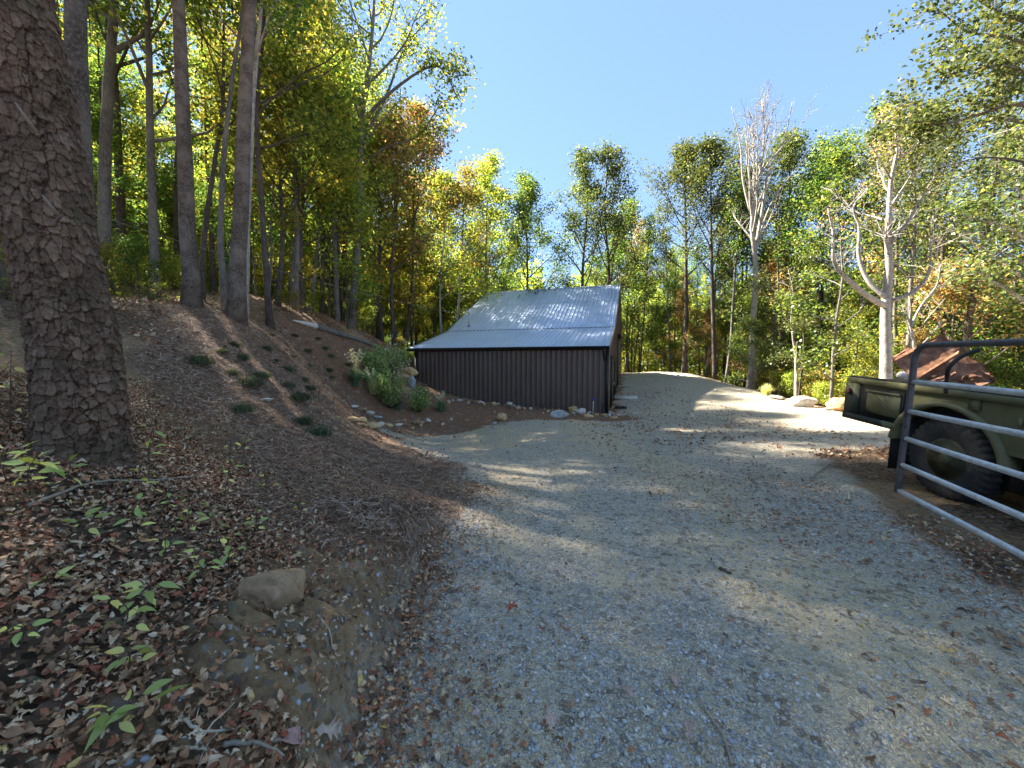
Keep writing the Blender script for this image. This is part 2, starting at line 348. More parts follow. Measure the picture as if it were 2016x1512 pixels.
def build_ground():
    ang = np.radians(np.concatenate([np.arange(-180, -74, 4.0), np.arange(-74, 74, .32), np.arange(74, 180, 4.0)]))
    rr = [.22]
    while rr[-1] < 420: rr.append(rr[-1]*(1.0105 if rr[-1] < 45 else 1.06))
    rr = np.array(rr); A, R = np.meshgrid(ang, rr); X = np.sin(A)*R; Y = np.cos(A)*R
    Z = H(X, Y); sg, sm = zones(X, Y)
    na, nr = len(ang), len(rr)
    # keep the ground out of the shed
    V = np.stack([X, Y, Z], -1).reshape(-1, 3)
    i = np.arange(nr-1)[:, None]*na; j = np.arange(na)[None, :]; k = (j+1) % na
    Q = np.stack([i+j, i+na+j, i+na+k, i+k], -1).reshape(-1, 4)[:, ::-1]
    wg = np.clip(.5 + sg/.28, 0, 1).ravel(); wm = np.clip(.5 + sm/.4, 0, 1).ravel()
    x, y = X.ravel(), Y.ravel()
    cutm = sstep(-1, .4, y)*(1-sstep(3.2, 4.4, y))*sstep(-.75, -.35, sg.ravel())*(x < 1.5)
    wd = np.clip(cutm*(.75 + .5*fbm(x, y, 77, 3, 2)) + .5*sstep(.25, .6, fbm(x, y, 78, 3, .5)), 0, 1)
    n1_ = fbm(x, y, 91, 4, .9); n2_ = fbm(x, y, 92, 3, 3)
    xe = np.interp(y, [0, 2, 4, 6, 9, 14], [-.4, -.6, -.6, -.6, -1.5, -2])
    lat = x - xe - .02*y
    band = np.exp(-((lat-.45)/.28)**2)*.55 + np.exp(-((lat-2.25-.12*y)/.55)**2)*1.0 + .5*np.exp(-((lat-1.25)/.16)**2) 
    wt = np.clip(band*(1.0+.7*n1_) + .35*sstep(.3, .8, n1_) + .25*n2_, 0, 1)
    isg = (sg.ravel()[Q].mean(1) > 0); ism = (sm.ravel()[Q].mean(1) > 0) & ~isg
    V0 = np.array([[0, 0, float(H(np.array([0.]), np.array([0.]))[0])]])
    for nm, mask in (("gravel_driveway", isg), ("pine_straw_bank", ism), ("forest_ground", ~isg & ~ism)):
        q = Q[mask]; used = np.unique(q); mp = np.full(len(V), -1); mp[used] = np.arange(len(used))
        mb = MB(); mb.add(V[used], mp[q])
        if nm == "gravel_driveway":
            c = len(used); mb.V.append(V0); mb.n += 1
            ring = mp[np.arange(na)]
            ok = [(a, ring[(t+1) % na], c) for t, a in enumerate(ring) if a >= 0 and ring[(t+1) % na] >= 0]
            mb.T.append(np.array([(a, c, b) for a, b, c in ok]))
        o = mb.build(nm, M_GROUND, smooth=True)
        me = o.data; nv = len(me.vertices)
        for an, arr in (("wgravel", wg), ("wmulch", wm), ("wdirt", wd), ("wtan", wt)):
            at = me.attributes.new(an, 'FLOAT', 'POINT'); vals = np.zeros(nv, np.float32); vals[:len(used)] = arr[used]
            if nv > len(used): vals[len(used):] = 1.0 if an == "wgravel" else 0
            at.data.foreach_set("value", vals)
        tag(o, {"gravel_driveway": "grey gravel driveway running from the camera past the shed", "pine_straw_bank": "sloping bank mulched with reddish brown pine straw",
                "forest_ground": "leaf covered forest ground and dirt under the trees"}[nm], "ground", kind="structure")
build_ground()

# ------------------------------------------------------------------ shed
PH = math.radians(17.415); C0 = np.array([.247*16.446, 16.446])
E1 = np.array([-math.cos(PH), math.sin(PH)]); E2 = np.array([math.sin(PH), math.cos(PH)])
HE, HB, HR = CAMH+.708, CAMH+1.824, CAMH+5.078; AB, AR = 4.05, 10.35; AE = 2*AR-AB
BASE = -.95; WALLW = 9.25
def S(a, ww, z, o1=0.0):  # a = depth into shed, ww = along the front from right corner
    q = C0 + E1*ww + E2*a; return [q[0], q[1], z]
def roofz(a):
    a = np.asarray(a, float)
    return np.where(a < AB, HE + (HB-HE)*a/AB, np.where(a < AR, HB + (HR-HB)*(a-AB)/(AR-AB), HR - (HR-HB)*(a-AR)/(AR-AB)))
def shed():
    m, nt_, out = newmat("wall_panel_brown"); g = G(nt_); v = g.coord()
    n1 = g.noise(g.coord((1, 1, .25)), 2.5, 4); n2 = g.noise(v, 60, 3)
    c = g.mix(g.ramp(n1, [(.35, 0.0), (.7, 1.0)]), (.078, .053, .04), (.105, .074, .056)); c = g.mix(g.ramp(n2, [(.6, 0.0), (.8, .4)]), c, (.10, .08, .065))
    g.bsdf(out, c, .42, normal=g.bump(n1, .12, .02), spec=.45); MW = m
    m, nt_, out = newmat("roof_galvalume"); g = G(nt_); v = g.coord()
    n1 = g.noise(v, 1.6, 5, .6); n2 = g.noise(v, 28, 4, .7)
    c = g.mix(g.ramp(n1, [(.35, 0.0), (.65, 1.0)]), (.46, .54, .70), (.55, .63, .79)); c = g.mix(g.ramp(n2, [(.62, 0.0), (.75, .35)]), c, (.34, .32, .30))  # blue of the reflected sky is put into the base colour
    g.bsdf(out, c, g.ramp(n1, [(.3, .30), (.7, .42)]), .6, g.bump(n1, .15, .02), .5); MR = m
    MT = plain("trim_black", (.012, .012, .013), .45, spec=.4); MD = plain("door_dark", (.015, .013, .013), .4)
    ML = plain("trim_tan", (.20, .17, .14), .5); MC = plain("concrete_pad", (.55, .52, .44), .9, scale=30, bump=.3)
    root = empty("metal_shed", (C0[0], C0[1], BASE), "dark brown ribbed metal shed with a silver two-pitch metal roof", "shed")
    L = (C0[0], C0[1], BASE)
    def part(mb, nm, mat, par=root, smooth=False):
        o = mb.build(nm, mat, smooth=smooth, loc=L); o.parent = par
        if par is not root: pass
        o.location = (0, 0, 0)
        return o
    def prof(s0, s1, pitch=.2286, h=.017, top=.016, foot=.05, minor=False):
        s = [s0]; o = [0.0]; k = s0 + pitch*.5
        while k < s1 - foot:
            s += [k-foot/2, k-top/2, k+top/2, k+foot/2]; o += [0, h, h, 0]
            for q in (pitch*.33, pitch*.66):
                if minor and k+q+.02 < s1: s += [k+q-.012, k+q, k+q+.012]; o += [0, .003, 0]
            k += pitch
        s.append(s1); o.append(0.0); return np.array(s), np.array(o)
    def strip(mb, bot, top):
        n = len(bot); v = np.concatenate([bot, top]); i = np.arange(n-1)
        mb.add(v, np.stack([i, i+1, i+1+n, i+n], -1))
    # front wall
    s, o = prof(0, WALLW); mb = MB()
    b = np.array([S(-oo, ss, BASE) for ss, oo in zip(s, o)]); t = b.copy(); t[:, 2] = HE-.03; strip(mb, b, t)
    part(mb, "front_wall", MW)
    # gable walls (right at ww=0, left at ww=WALLW)
    for ww, sg, nm in ((0.0, -1, "gable_wall"), (WALLW, 1, "gable_wall")):
        mb = MB(); s, o = prof(0, AE); s = np.unique(np.concatenate([s, [AB, AR]])); o = np.interp(s, *prof(0, AE))
        b = np.array([S(ss, ww + sg*oo, BASE) for ss, oo in zip(s, o)]); t = b.copy(); t[:, 2] = roofz(s)-.03; strip(mb, b, t); part(mb, nm, MW)
    mb = MB(); strip(mb, np.array([S(AE, 0, BASE), S(AE, WALLW, BASE)]), np.array([S(AE, 0, HB-.03), S(AE, WALLW, HB-.03)])); part(mb, "back_wall", MW)
    # roofs
    W0, W1 = -.03, 9.5
    def roof(a0, a1, z0, z1, lift=.0):
        mb = MB(); s, o = prof(W0, W1, h=.042, minor=True)
        da, dz = a1-a0, z1-z0; l = math.hypot(da, dz); na, nz_ = -dz/l, abs(da)/l
        if da*1 < 0: na = -na
        steps = 2
        rows = [np.array([S(a0+(a1-a0)*q + na*oo, ss, z0+(z1-z0)*q + nz_*oo + lift) for ss, oo in zip(s, o)]) for q in np.linspace(0, 1, steps)]
        for q in range(steps-1): strip(mb, rows[q], rows[q+1])
        rows2 = [np.array([S(a, ss, z + lift-.025) for ss in (W0, W1)]) for a, z in ((a0, z0), (a1, z1))]
        strip(mb, rows2[1], rows2[0])
        return mb
    r1 = part(roof(-.22, AB+.02, HE-.22*(HB-HE)/AB, HB+.005), "lean_to_roof", MR)
    r2 = part(roof(AB-.12, AR, HB-.12*(HR-HB)/(AR-AB)+.045, HR+.045), "main_roof", MR)
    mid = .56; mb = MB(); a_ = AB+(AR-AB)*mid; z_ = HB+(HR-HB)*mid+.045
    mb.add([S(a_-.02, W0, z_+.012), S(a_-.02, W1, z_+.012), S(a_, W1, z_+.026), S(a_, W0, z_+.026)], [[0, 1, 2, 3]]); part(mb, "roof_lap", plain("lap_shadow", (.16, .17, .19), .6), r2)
    part(roof(AE+.22, AR, HB-.1, HR+.045), "rear_roof", MR)
    # closure strip under the pitch change, ridge cap
    mb = MB(); c = [(AB-.13, -.055), (AB-.13, .02)]
    strip(mb, np.array([S(AB-.125, W0, HB-.05), S(AB-.125, W1, HB-.05)]), np.array([S(AB-.125, W0, HB-.005), S(AB-.125, W1, HB-.005)])); part(mb, "closure_strip", MT)
    mb = MB(); v = []
    for ww in (W0-.1, W1+.02): v += [S(AR-.17, ww, HR-.09+.07), S(AR, ww, HR+.085), S(AR+.17, ww, HR-.09+.07)]
    mb.add(v, [[0, 1, 4, 3], [1, 2, 5, 4]]); part(mb, "ridge_cap", plain("cap_light", (.55, .58, .62), .4, metal=.4))
    # rake trims
    def rake(ww, thick, mat, dz=.0):
        mb = MB(); pts = [(-.24, HE-.07), (AB-.1, HB-.03), (AB, HB+.03), (AR, HR+.05), (AE+.22, HB-.06)]
        for (a0, z0), (a1, z1) in zip(pts[:-1], pts[1:]):
            q0 = [S(a0, ww, z0+.035), S(a0, ww+thick, z0+.035), S(a0, ww+thick, z0-.10), S(a0, ww, z0-.10)]
            q1 = [S(a1, ww, z1+.035), S(a1, ww+thick, z1+.035), S(a1, ww+thick, z1-.10), S(a1, ww, z1-.10)]
            mb.add(q0+q1, [[0, 1, 5, 4], [1, 2, 6, 5], [2, 3, 7, 6], [3, 0, 4, 7]], ngons=[[0, 3, 2, 1], [4, 5, 6, 7]])
        return part(mb, "rake_trim", mat)
    rake(W1+.003, .03, MT); rake(W0-.055, .05, ML)
    # gutter with fascia
    mb = MB(); zt = HE-.22*(HB-HE)/AB+.015
    prof_g = [(-.20, -.005), (-.205, -.11), (-.29, -.115), (-.33, -.05), (-.335, .005), (-.32, .005), (-.31, -.04), (-.28, -.095), (-.215, -.092)]
    for ww in (W0-.01, W1+.02):
        pass
    a = [S(p, W0-.02, zt+q) for p, q in prof_g]; b_ = [S(p, W1+.03, zt+q) for p, q in prof_g]; n = len(a)
    mb.add(a+b_, [[i, i+1, n+i+1, n+i] for i in range(n-1)], ngons=[list(range(n)), list(range(2*n-1, n-1, -1))]); part(mb, "gutter", MT)
    mb = MB(); mb.add([S(-.19, W0, HE-.05), S(-.19, W1, HE-.05), S(-.19, W1, HE-.19), S(-.19, W0, HE-.19), S(-.024, W0, HE-.19), S(-.024, W1, HE-.19)], [[0, 1, 2, 3], [3, 2, 5, 4]]); part(mb, "soffit", plain("soffit_brown", (.035, .025, .022), .6))
    Rm = np.array([[E1[0], E2[0], 0], [E1[1], E2[1], 0], [0, 0, 1]])
    # downspout with elbow
    mb = MB()
    pth = [S(-.27, .16, zt-.1), S(-.2, .16, zt-.28), S(-.075, .16, zt-.42), S(-.075, .16, -.72+.2), S(-.12, .16, -.72+.1), S(-.34, .13, -.70)]
    tube(mb, smooth_path(pth, 30), .05, 8); part(mb, "downspout", MT, smooth=True)
    # corner trims
    for ww, mat, wd in ((.05, MT, .13), (WALLW-.04, MT, .12)):
        mb = MB(); q = S(-.02, ww, (BASE+HE-.2)/2); mb.box(q, (wd, .05, HE-.2-BASE), Rm); part(mb, "corner_trim", mat)
    mb = MB(); q = S(.04, -.035, (BASE+HE-.1)/2); mb.box(q, (.02, .12, HE-.1-BASE), Rm); part(mb, "corner_trim", ML)
    # doors on the right gable side
    def door(a0, a1, z0, z1, nm, mat, par=root):
        mb = MB(); q = S((a0+a1)/2, -.04, (z0+z1)/2); mb.box(q, (.035, a1-a0, z1-z0), Rm); o = part(mb, nm, mat, par)
        mb = MB()
        for c, sz in ((((a0-.05), (z0+z1)/2), (.05, .09, z1-z0+.2)), (((a1+.05), (z0+z1)/2), (.05, .09, z1-z0+.2)), (((a0+a1)/2, z1+.05), (.05, a1-a0, .1))):
            mb.box(S(c[0], -.05, c[1]), sz, Rm)
        part(mb, "door_frame", MT, o); return o
    d = door(1.5, 3.6, -.55, 1.75, "entry_door", MD)
    mb = MB(); mb.box(S(3.4, -.09, .45), (.06, .04, .14), Rm); part(mb, "handle", plain("handle_steel", (.5, .5, .5), .3, 1), d)
    door(4.9, 6.0, -.55, 1.45, "side_door", MD)
    d = door(8.6, 13.4, -.5, 3.0, "sliding_door", MW)
    mb = MB(); mb.box(S(11, -.14, 3.2), (.16, 6.4, .14), Rm); part(mb, "door_track", MT, d)
    # foundation and step pad
    mb = MB(); mb.box(S(.9, -.02, -.78), (.12, 1.5, .36), Rm); part(mb, "foundation_edge", plain("concrete_light", (.62, .6, .56), .9), smooth=False)
    # weatherhead mast
    mb = MB(); base = np.array(P(909, 643, 0.1)); 
    # find point on roof: a just above the pitch change near the left rake
    aa, wq = AB+.45, 8.35; zb = float(roofz(aa))+.04
    b0 = np.array(S(aa, wq, zb)); tube(mb, [b0, b0+[0, 0, .78]], .03, 10)
    tube(mb, smooth_path([b0+[0, 0, .76], b0+[-.02, -.02, .88], b0+[-.10, -.04, .90], b0+[-.15, -.05, .82]], 8), [.04]*6+[.055, .05], 8)
    mast = part(mb, "service_mast", plain("galv_pipe", (.45, .46, .48), .4, .7), smooth=True)
    mb = MB(); tube(mb, [b0-[0, 0, .05], b0+[0, 0, .06]], [.12, .05], 10); part(mb, "flashing_boot", MT, mast, True)
    return b0 + np.array([-.15, -.05, .72]), MC, Rm
MAST, M_CONC, RM = shed()
o = (lambda mb: (mb.box([0, 0, 0], (1.15, .9, .12), RM), mb.build("concrete_step_pad", M_CONC))[1])(MB())
_p = hit(1232, 784); o.location = (_p[0], _p[1], _p[2]+.03); tag(o, "pale concrete step pad on the gravel by the shed door", "step pad")

# overhead service wire to a pole up the hill off to the left
mb = MB(); e = P(100, 395, 9.0); pts = []
for t in np.linspace(0, 1, 40): pts.append(MAST*(1-t) + e*t - np.array([0, 0, 1.2*t*(1-t)]))
tube(mb, pts, .007, 5); tag(mb.build("service_wire", plain("wire_grey", (.22, .22, .22), .5)), "thin grey service wire strung from the shed mast to the woods", "wire")

# ------------------------------------------------------------------ trees
def limb_pts(rng, p0, d0, L, n=6, up=.25, wob=.12):
    pts = [p0]; d = d0/np.linalg.norm(d0)
    for i in range(n-1):
        d = d + rng.normal(0, wob, 3) + np.array([0, 0, up/n]); d /= np.linalg.norm(d); pts.append(pts[-1] + d*L/(n-1))
    return np.array(pts)
def skeleton(seed, H_, r0, cb=.4, cr=3.0, nl=16, lean=(0, 0), wob=.12, sub=4, limb_r=.34, ang=(35, 65), path=None, up=.35, twigs=True, tsides=9):
    rng = np.random.default_rng(seed); mb = MB(); nodes = []
    if path is None:
        n = 14; t = np.linspace(0, 1, n); off = np.cumsum(rng.normal(0, wob, (n, 2)), 0)*(t[:, None]**.7)
        pts = np.c_[lean[0]*t + off[:, 0]*.6, lean[1]*t + off[:, 1]*.6, t*H_ - .3*(t == 0)]
    else: pts = np.array(path, float); n = len(pts); t = np.linspace(0, 1, n)
    seg = np.concatenate([[0], np.cumsum(np.linalg.norm(np.diff(pts, axis=0), axis=1))]); seg /= seg[-1]
    rad = r0*(1-.88*seg**1.1); rad[0] *= 1.35
    if n > 4: rad[1] *= 1.05
    tube(mb, pts, rad, tsides)
    def at(tt): return np.array([np.interp(tt, seg, pts[:, k]) for k in range(3)]), np.interp(tt, seg, rad)
    for i in range(nl):
        tt = cb + (1-cb)*((i+rng.random()*.8)/nl)**.9
        if tt > .985: tt = .985
        p, r = at(tt); q = (tt-cb)/(1-cb)
        az = i*2.4 + rng.normal(0, .5); el = math.radians(rng.uniform(*ang)*(1-.3*q))
        L = cr*(.55 + .75*math.sin(min(1, q*1.15+.18)*math.pi)**.8)*rng.uniform(.65, 1.15)*(1 if q < .8 else .6)
        d = np.array([math.cos(az)*math.sin(el), math.sin(az)*math.sin(el), math.cos(el)])
        lp = limb_pts(rng, p, d, L, 6, up); lr = max(.012, r*limb_r*2*rng.uniform(.7, 1.05)); lr = min(lr, r*.85)
        tube(mb, lp, np.linspace(lr, .008, 6), 5, False)
        for k in range(sub):
            f = .3 + .7*(k+rng.random())/sub; idx = min(f*5, 4.999); b = int(idx); sp = lp[b]*(1-(idx-b)) + lp[b+1]*(idx-b)
            dd = (lp[-1]-lp[0])/L + rng.normal(0, .75, 3); dd[2] += .25
            sl_ = L*rng.uniform(.22, .45); spp = limb_pts(rng, sp, dd, sl_, 4, .2, .2)
            tube(mb, spp, np.linspace(max(.006, lr*.4), .004, 4), 4 if twigs else 3, False)
            nodes += [spp[1], spp[2], spp[3], spp[3]]
            if twigs:
                for z in range(2):
                    tp = limb_pts(rng, spp[1+z], rng.normal(0, 1, 3)+[0, 0, .4], sl_*.6, 3, .1, .2)
                    tube(mb, tp, np.linspace(.006, .003, 3), 3, False); nodes += [tp[2], tp[1]]
        nodes += [lp[-1], lp[-2], lp[3]]
    nodes.append(pts[-1])
    return mb, np.array(nodes), rng
def leaf_cloud(mb, rng, centers, size=(.09, .15), up=.6, ratio=.36):
    n = len(centers); L = rng.uniform(size[0], size[1], n)[:, None]
    nrm = rng.normal(0, 1, (n, 3)); nrm[:, 2] = np.abs(nrm[:, 2])*1.0 + up; nrm /= np.linalg.norm(nrm, axis=1)[:, None]
    a = np.cross(nrm, rng.normal(0, 1, (n, 3))); a /= np.linalg.norm(a, axis=1)[:, None]; b = np.cross(nrm, a)
    fold = nrm*L*.08
    v = np.stack([centers - a*L*.5, centers + b*L*ratio + fold - a*L*.05, centers + a*L*.5 - nrm*L*.12, centers - b*L*ratio + fold - a*L*.05], 1)
    mb.add(v.reshape(-1, 3), np.arange(n*4).reshape(-1, 4))
def spread(rng, nodes, count, sig):
    idx = rng.integers(0, len(nodes), count)
    return nodes[idx] + rng.normal(0, 1, (count, 3))*sig*np.array([1, 1, .7])
PROTO = {}
def proto(kind, i, **k):
    leaves = k.pop('leaves'); sig = k.pop('sig', .3); size = k.pop('size', (.10, .17))
    mb, nodes, rng = skeleton(**k); tm = mb.mesh("trunk", True)
    cm = None
    if leaves:
        # drop some nodes in blocks so that the crown has gaps
        keep = rng.random(len(nodes)) < .7; nodes = nodes[keep]
        c = MB(); leaf_cloud(c, rng, spread(rng, nodes, leaves, sig), size); cm = c.mesh("crown", False)
    tm.materials.append(BARK['dark'])
    if cm: cm.materials.append(LM['green'])
    PROTO.setdefault(kind, []).append((tm, cm, k['H_']))
for i in range(7): proto('tall', i, seed=100+i, H_=[18, 20, 17, 19, 16, 21, 18][i], r0=[.15, .19, .12, .16, .11, .2, .14][i], cb=[.35, .42, .3, .5, .28, .45, .38][i], cr=[3.0, 3.6, 2.6, 2.9, 2.4, 3.8, 3.2][i], nl=18, lean=[(.8, 0), (-.6, .5), (0, .9), (.3, -.6), (-1, 0), (.4, .4), (0, 0)][i], leaves=5600, sig=.33, wob=.14)
for i in range(4): proto('sapling', i, seed=200+i, H_=[7, 8.5, 6, 9][i], r0=[.045, .06, .04, .06][i], cb=.15, cr=[1.7, 1.9, 1.5, 1.8][i], nl=14, sub=3, leaves=5000, sig=.24, lean=[(.4, .2), (-.5, 0), (.2, -.4), (0, .3)][i], wob=.1, ang=(50, 85), up=.1, size=(.09, .14))
for i in range(3): proto('shrub', i, seed=300+i, H_=[2.2, 2.8, 1.7][i], r0=.025, cb=.08, cr=[1.1, 1.2, 1.0][i], nl=14, sub=3, leaves=2600, sig=.17, lean=(.1, .1), wob=.05, ang=(30, 75), up=.2, size=(.06, .11))
for i in range(2): proto('bare', i, seed=400+i, H_=[17, 15][i], r0=[.13, .11][i], cb=.45, cr=2.6, nl=18, sub=6, leaves=0, ang=(20, 42), up=.6)
def place_tree(kind, i, x, y, s, rz, col, bark, name, label, cat, group, z=None, tilt=(0, 0)):
    tm, cm, _ = PROTO[kind][i % len(PROTO[kind])]
    p = onground(x, y, -.05)
    r = empty(name, p, label, cat, group, rz); r.scale = (s, s, s*1.0); r.rotation_euler = (tilt[0], tilt[1], rz)
    t = bpy.data.objects.new("trunk" if kind != 'shrub' else "stem", tm); COL.objects.link(t); t.parent = r
    t.material_slots[0].link = 'OBJECT'; t.material_slots[0].material = BARK[bark]
    if cm:
        c = bpy.data.objects.new("crown" if kind != 'shrub' else "foliage", cm); COL.objects.link(c); c.parent = r
        c.material_slots[0].link = 'OBJECT'; c.material_slots[0].material = LM[col]
    return r

def custom(name, label, path_px, d, r0, col, bark, seed, leaves=9000, cat="tree", group=None, d_top=None, extend=None, cb=.5, cr=2.6, nl=14, sub=4, size=(.09, .15), sig=.3, npts=22, ang=(35, 65), up=.35, limbs=None, sides=12, twigs=True):
    """tree whose trunk follows the photo's outline at distance d"""
    dt = d if d_top is None else d_top; m = len(path_px)
    pts = [P(px, py, d + (dt-d)*k/(m-1)) for k, (px, py) in enumerate(path_px)]
    g0 = onground(pts[0][0], pts[0][1]); pts[0] = g0 - np.array([0, 0, .15])
    if extend:
        dirv = pts[-1]-pts[-2]; dirv = dirv/np.linalg.norm(dirv); dirv[2] += .6; dirv /= np.linalg.norm(dirv)
        pts.append(pts[-1] + dirv*extend*.5); pts.append(pts[-1] + (dirv+np.array([.05, .03, .2]))*extend*.5)
    pts = smooth_path(pts, npts)
    rng0 = np.random.default_rng(seed+5); wv = np.cumsum(rng0.normal(0, .012, (npts, 3)), 0); wv -= np.linspace(0, 1, npts)[:, None]*wv[-1]; pts = pts + wv*[1, 1, 0]
    loc = g0.copy()
    root = empty(name, loc, label, cat, group)
    mb, nodes, rng = skeleton(seed, 1, r0, cb=cb, cr=cr, nl=nl, sub=sub, path=pts-loc, ang=ang, up=up, tsides=sides, twigs=twigs)
    ln = []
    for lp, lr0, lr1 in (limbs or []):
        q = smooth_path([P(*z) for z in lp], max(8, len(lp)*4)) - loc; tube(mb, q, np.linspace(lr0, lr1, len(q)), 8)
        for k in range(len(q)//2, len(q), 2):
            for z in range(3):
                tp = limb_pts(rng, q[k], (q[-1]-q[0])/np.linalg.norm(q[-1]-q[0]) + rng.normal(0, .7, 3), rng.uniform(.4, 1.1), 4, .1, .25)
                tube(mb, tp, np.linspace(max(.006, lr1*.6), .003, 4), 4, False); ln += [tp[1], tp[2], tp[3], tp[3]]
    if ln: nodes = np.concatenate([nodes]+[np.array(ln)]*2)
    t = mb.build("trunk", BARK[bark], root, smooth=True)
    if leaves:
        nodes = nodes[rng.random(len(nodes)) < .7]
        c = MB(); leaf_cloud(c, rng, spread(rng, nodes, int(leaves*.42), sig*.85), size); c.build("crown", LM[col], root)
    return root

# --- the big pine at the left edge, with modelled bark plates
def worley(u, v, period):
    iu = np.floor(u); iv = np.floor(v); f1 = np.full(u.shape, 9.0); f2 = np.full(u.shape, 9.0); idc = np.zeros(u.shape); odv = np.zeros(u.shape)
    for du in (-1, 0, 1):
        for dv in (-1, 0, 1):
            cu = iu+du; cv = iv+dv; hu = np.mod(cu, period)
            px = cu + .15 + .7*hash2(hu, cv, 1); py = cv + .15 + .7*hash2(hu, cv, 2); d = np.hypot(u-px, v-py)
            nf = d < f1; f2 = np.where(nf, f1, np.minimum(f2, d)); idc = np.where(nf, hash2(hu, cv, 3), idc); odv = np.where(nf, v-py, odv); f1 = np.where(nf, d, f1)
    return f1, f2, idc, odv
def big_pine():
    D = 2.42
    axis = smooth_path([P(166, 960, D), P(160, 760, D), P(112, 500, D), (P(25, 0, D)), P(-60, -500, D), P(-120, -1100, D)], 80)
    g0 = onground(axis[0][0], axis[0][1]); axis[0] = g0 - [0, 0, .25]
    s = np.concatenate([[0], np.cumsum(np.linalg.norm(np.diff(axis, axis=0), axis=1))])
    NV, NU = 900, 420; sv = np.r_[np.linspace(0, 4.2, NV-40), np.linspace(4.3, s[-1], 40)]; NV = len(sv)
    ax = np.stack([np.interp(sv, s, axis[:, k]) for k in range(3)], -1)
    th = np.arange(NU)/NU*2*np.pi; TH, SV = np.meshgrid(th, sv)
    R0 = .208 - .010*np.minimum(SV, 4) - .01*np.maximum(SV-4, 0) + .085*np.exp(-SV/.26)*(1+.5*np.sin(TH*4+1)+.3*np.sin(TH*7))
    R0 = np.maximum(R0, .05)
    circ = 24; U = TH/(2*np.pi)*circ; Vv = SV*15
    wu = vnoise(U*.9, Vv*.6, 31)*.35 + vnoise(U*4, Vv*4, 34)*.09; wvv = vnoise(U*.8, Vv*.7, 32)*.5 + vnoise(U*4, Vv*4, 35)*.11
    blend = 1
    f1, f2, idc, dv = worley(U*1.25 + wu, Vv*.95 + wvv, int(circ*1.25))
    g1, g2, idb, dw = worley(U*2.5 + wu*2.2, Vv*2.1 + wvv*2, int(circ*2.5))
    crack = sstep(.0, .16, f2-f1 + .05*vnoise(U*6, Vv*6, 40)); fine = sstep(0, .14, g2-g1)
    fur = np.abs(vnoise(U*.62 + wu*1.5, Vv*.16, 42)); furrow = 1-sstep(.03, .17, fur)
    saw = np.clip(.55 - dv, 0, 1.1); saw2 = np.clip(.5 - dw, 0, 1)
    disp = (.004 + .012*idc)*saw*(.35+.65*crack) + .0045*saw2*fine*(.4+.6*idb) + .0025*vnoise(U*8, Vv*9, 33) - .013*furrow + .012*vnoise(U*.35, Vv*.2, 38) - .004
    crack = np.clip(crack*(.55+.45*fine)*(1-.6*furrow) + .3*vnoise(U*1.7, Vv*1.1, 39)*0, 0, 1)
    plate = np.clip(.45*idc + .25*idb + .35*saw*.8 - .1 + .12*vnoise(U*5, Vv*7, 44), 0, 1)
    Rr = R0 + disp*np.where(SV < 4.2, 1, 0)
    X = ax[:, None, :] + Rr[..., None]*np.stack([np.cos(TH), np.sin(TH), np.zeros_like(TH)], -1)
    root = empty("pine_tree", g0, "huge rough-barked pine trunk leaning at the left edge", "tree")
    mb = MB(); i = np.arange(NV-1)[:, None]*NU; j = np.arange(NU)[None, :]; k = (j+1) % NU
    mb.add(X.reshape(-1, 3)-g0, np.stack([i+j, i+k, i+NU+k, i+NU+j], -1).reshape(-1, 4))
    m, nt_, out = newmat("pine_bark_plates"); g = G(nt_); v = g.coord()
    a = g.n("Attribute"); a.attribute_name = "plate"; b = g.n("Attribute"); b.attribute_name = "crack"
    n1 = g.noise(v, 40, 6, .7); n2 = g.noise(v, 6, 4, .6)
    c = g.ramp(a.outputs["Fac"], [(0, (.04, .022, .014)), (.35, (.105, .06, .036)), (.65, (.17, .108, .068)), (1, (.30, .22, .155))])
    c = g.mix(g.ramp(n1, [(.4, 0.0), (.75, .7)]), c, (.22, .165, .12)); c = g.mix(g.ramp(n2, [(.5, 0.0), (.7, .6)]), c, (.07, .065, .035))
    c = g.mix(g.ramp(b.outputs["Fac"], [(0, .1), (.7, 1.0)]), (.03, .018, .012), c)
    g.bsdf(out, c, .92, normal=g.bump(n1, .7, .006), spec=.12)
    t = mb.build("trunk", m, root, smooth=True)
    for an, arr in (("plate", plate), ("crack", np.clip(crack, 0, 1))):
        at = t.data.attributes.new(an, 'FLOAT', 'POINT'); at.data.foreach_set("value", arr.ravel().astype(np.float32))
    # crown far above the frame
    mb, nodes, rng = skeleton(9, 9, .12, cb=.2, cr=2.6, nl=16); base = ax[-1]-g0-np.array([0, 0, .3])
    mb.V = [q+base for q in mb.V]; mb.build("limb", BARK['pine'], root, smooth=True)
    c = MB(); leaf_cloud(c, rng, spread(rng, nodes+base, 9000, .3), (.08, .15), ratio=.12); c.build("crown", LM['green'], root)
    # dead stubs
    for (px, py, dx, dz, l) in ((115, 425, -.35, .9, .10), (72, 262, -.3, .9, .13)):
        mb = MB(); p = P(px, py, D-.25)-g0; tube(mb, [p, p+np.array([dx*l*.6, -l*.5, dz*l])], [.011, .004], 7); mb.build("branch_stub", plain("stub_wood", (.2, .15, .11), .8), root, smooth=True)
    return root
big_pine()

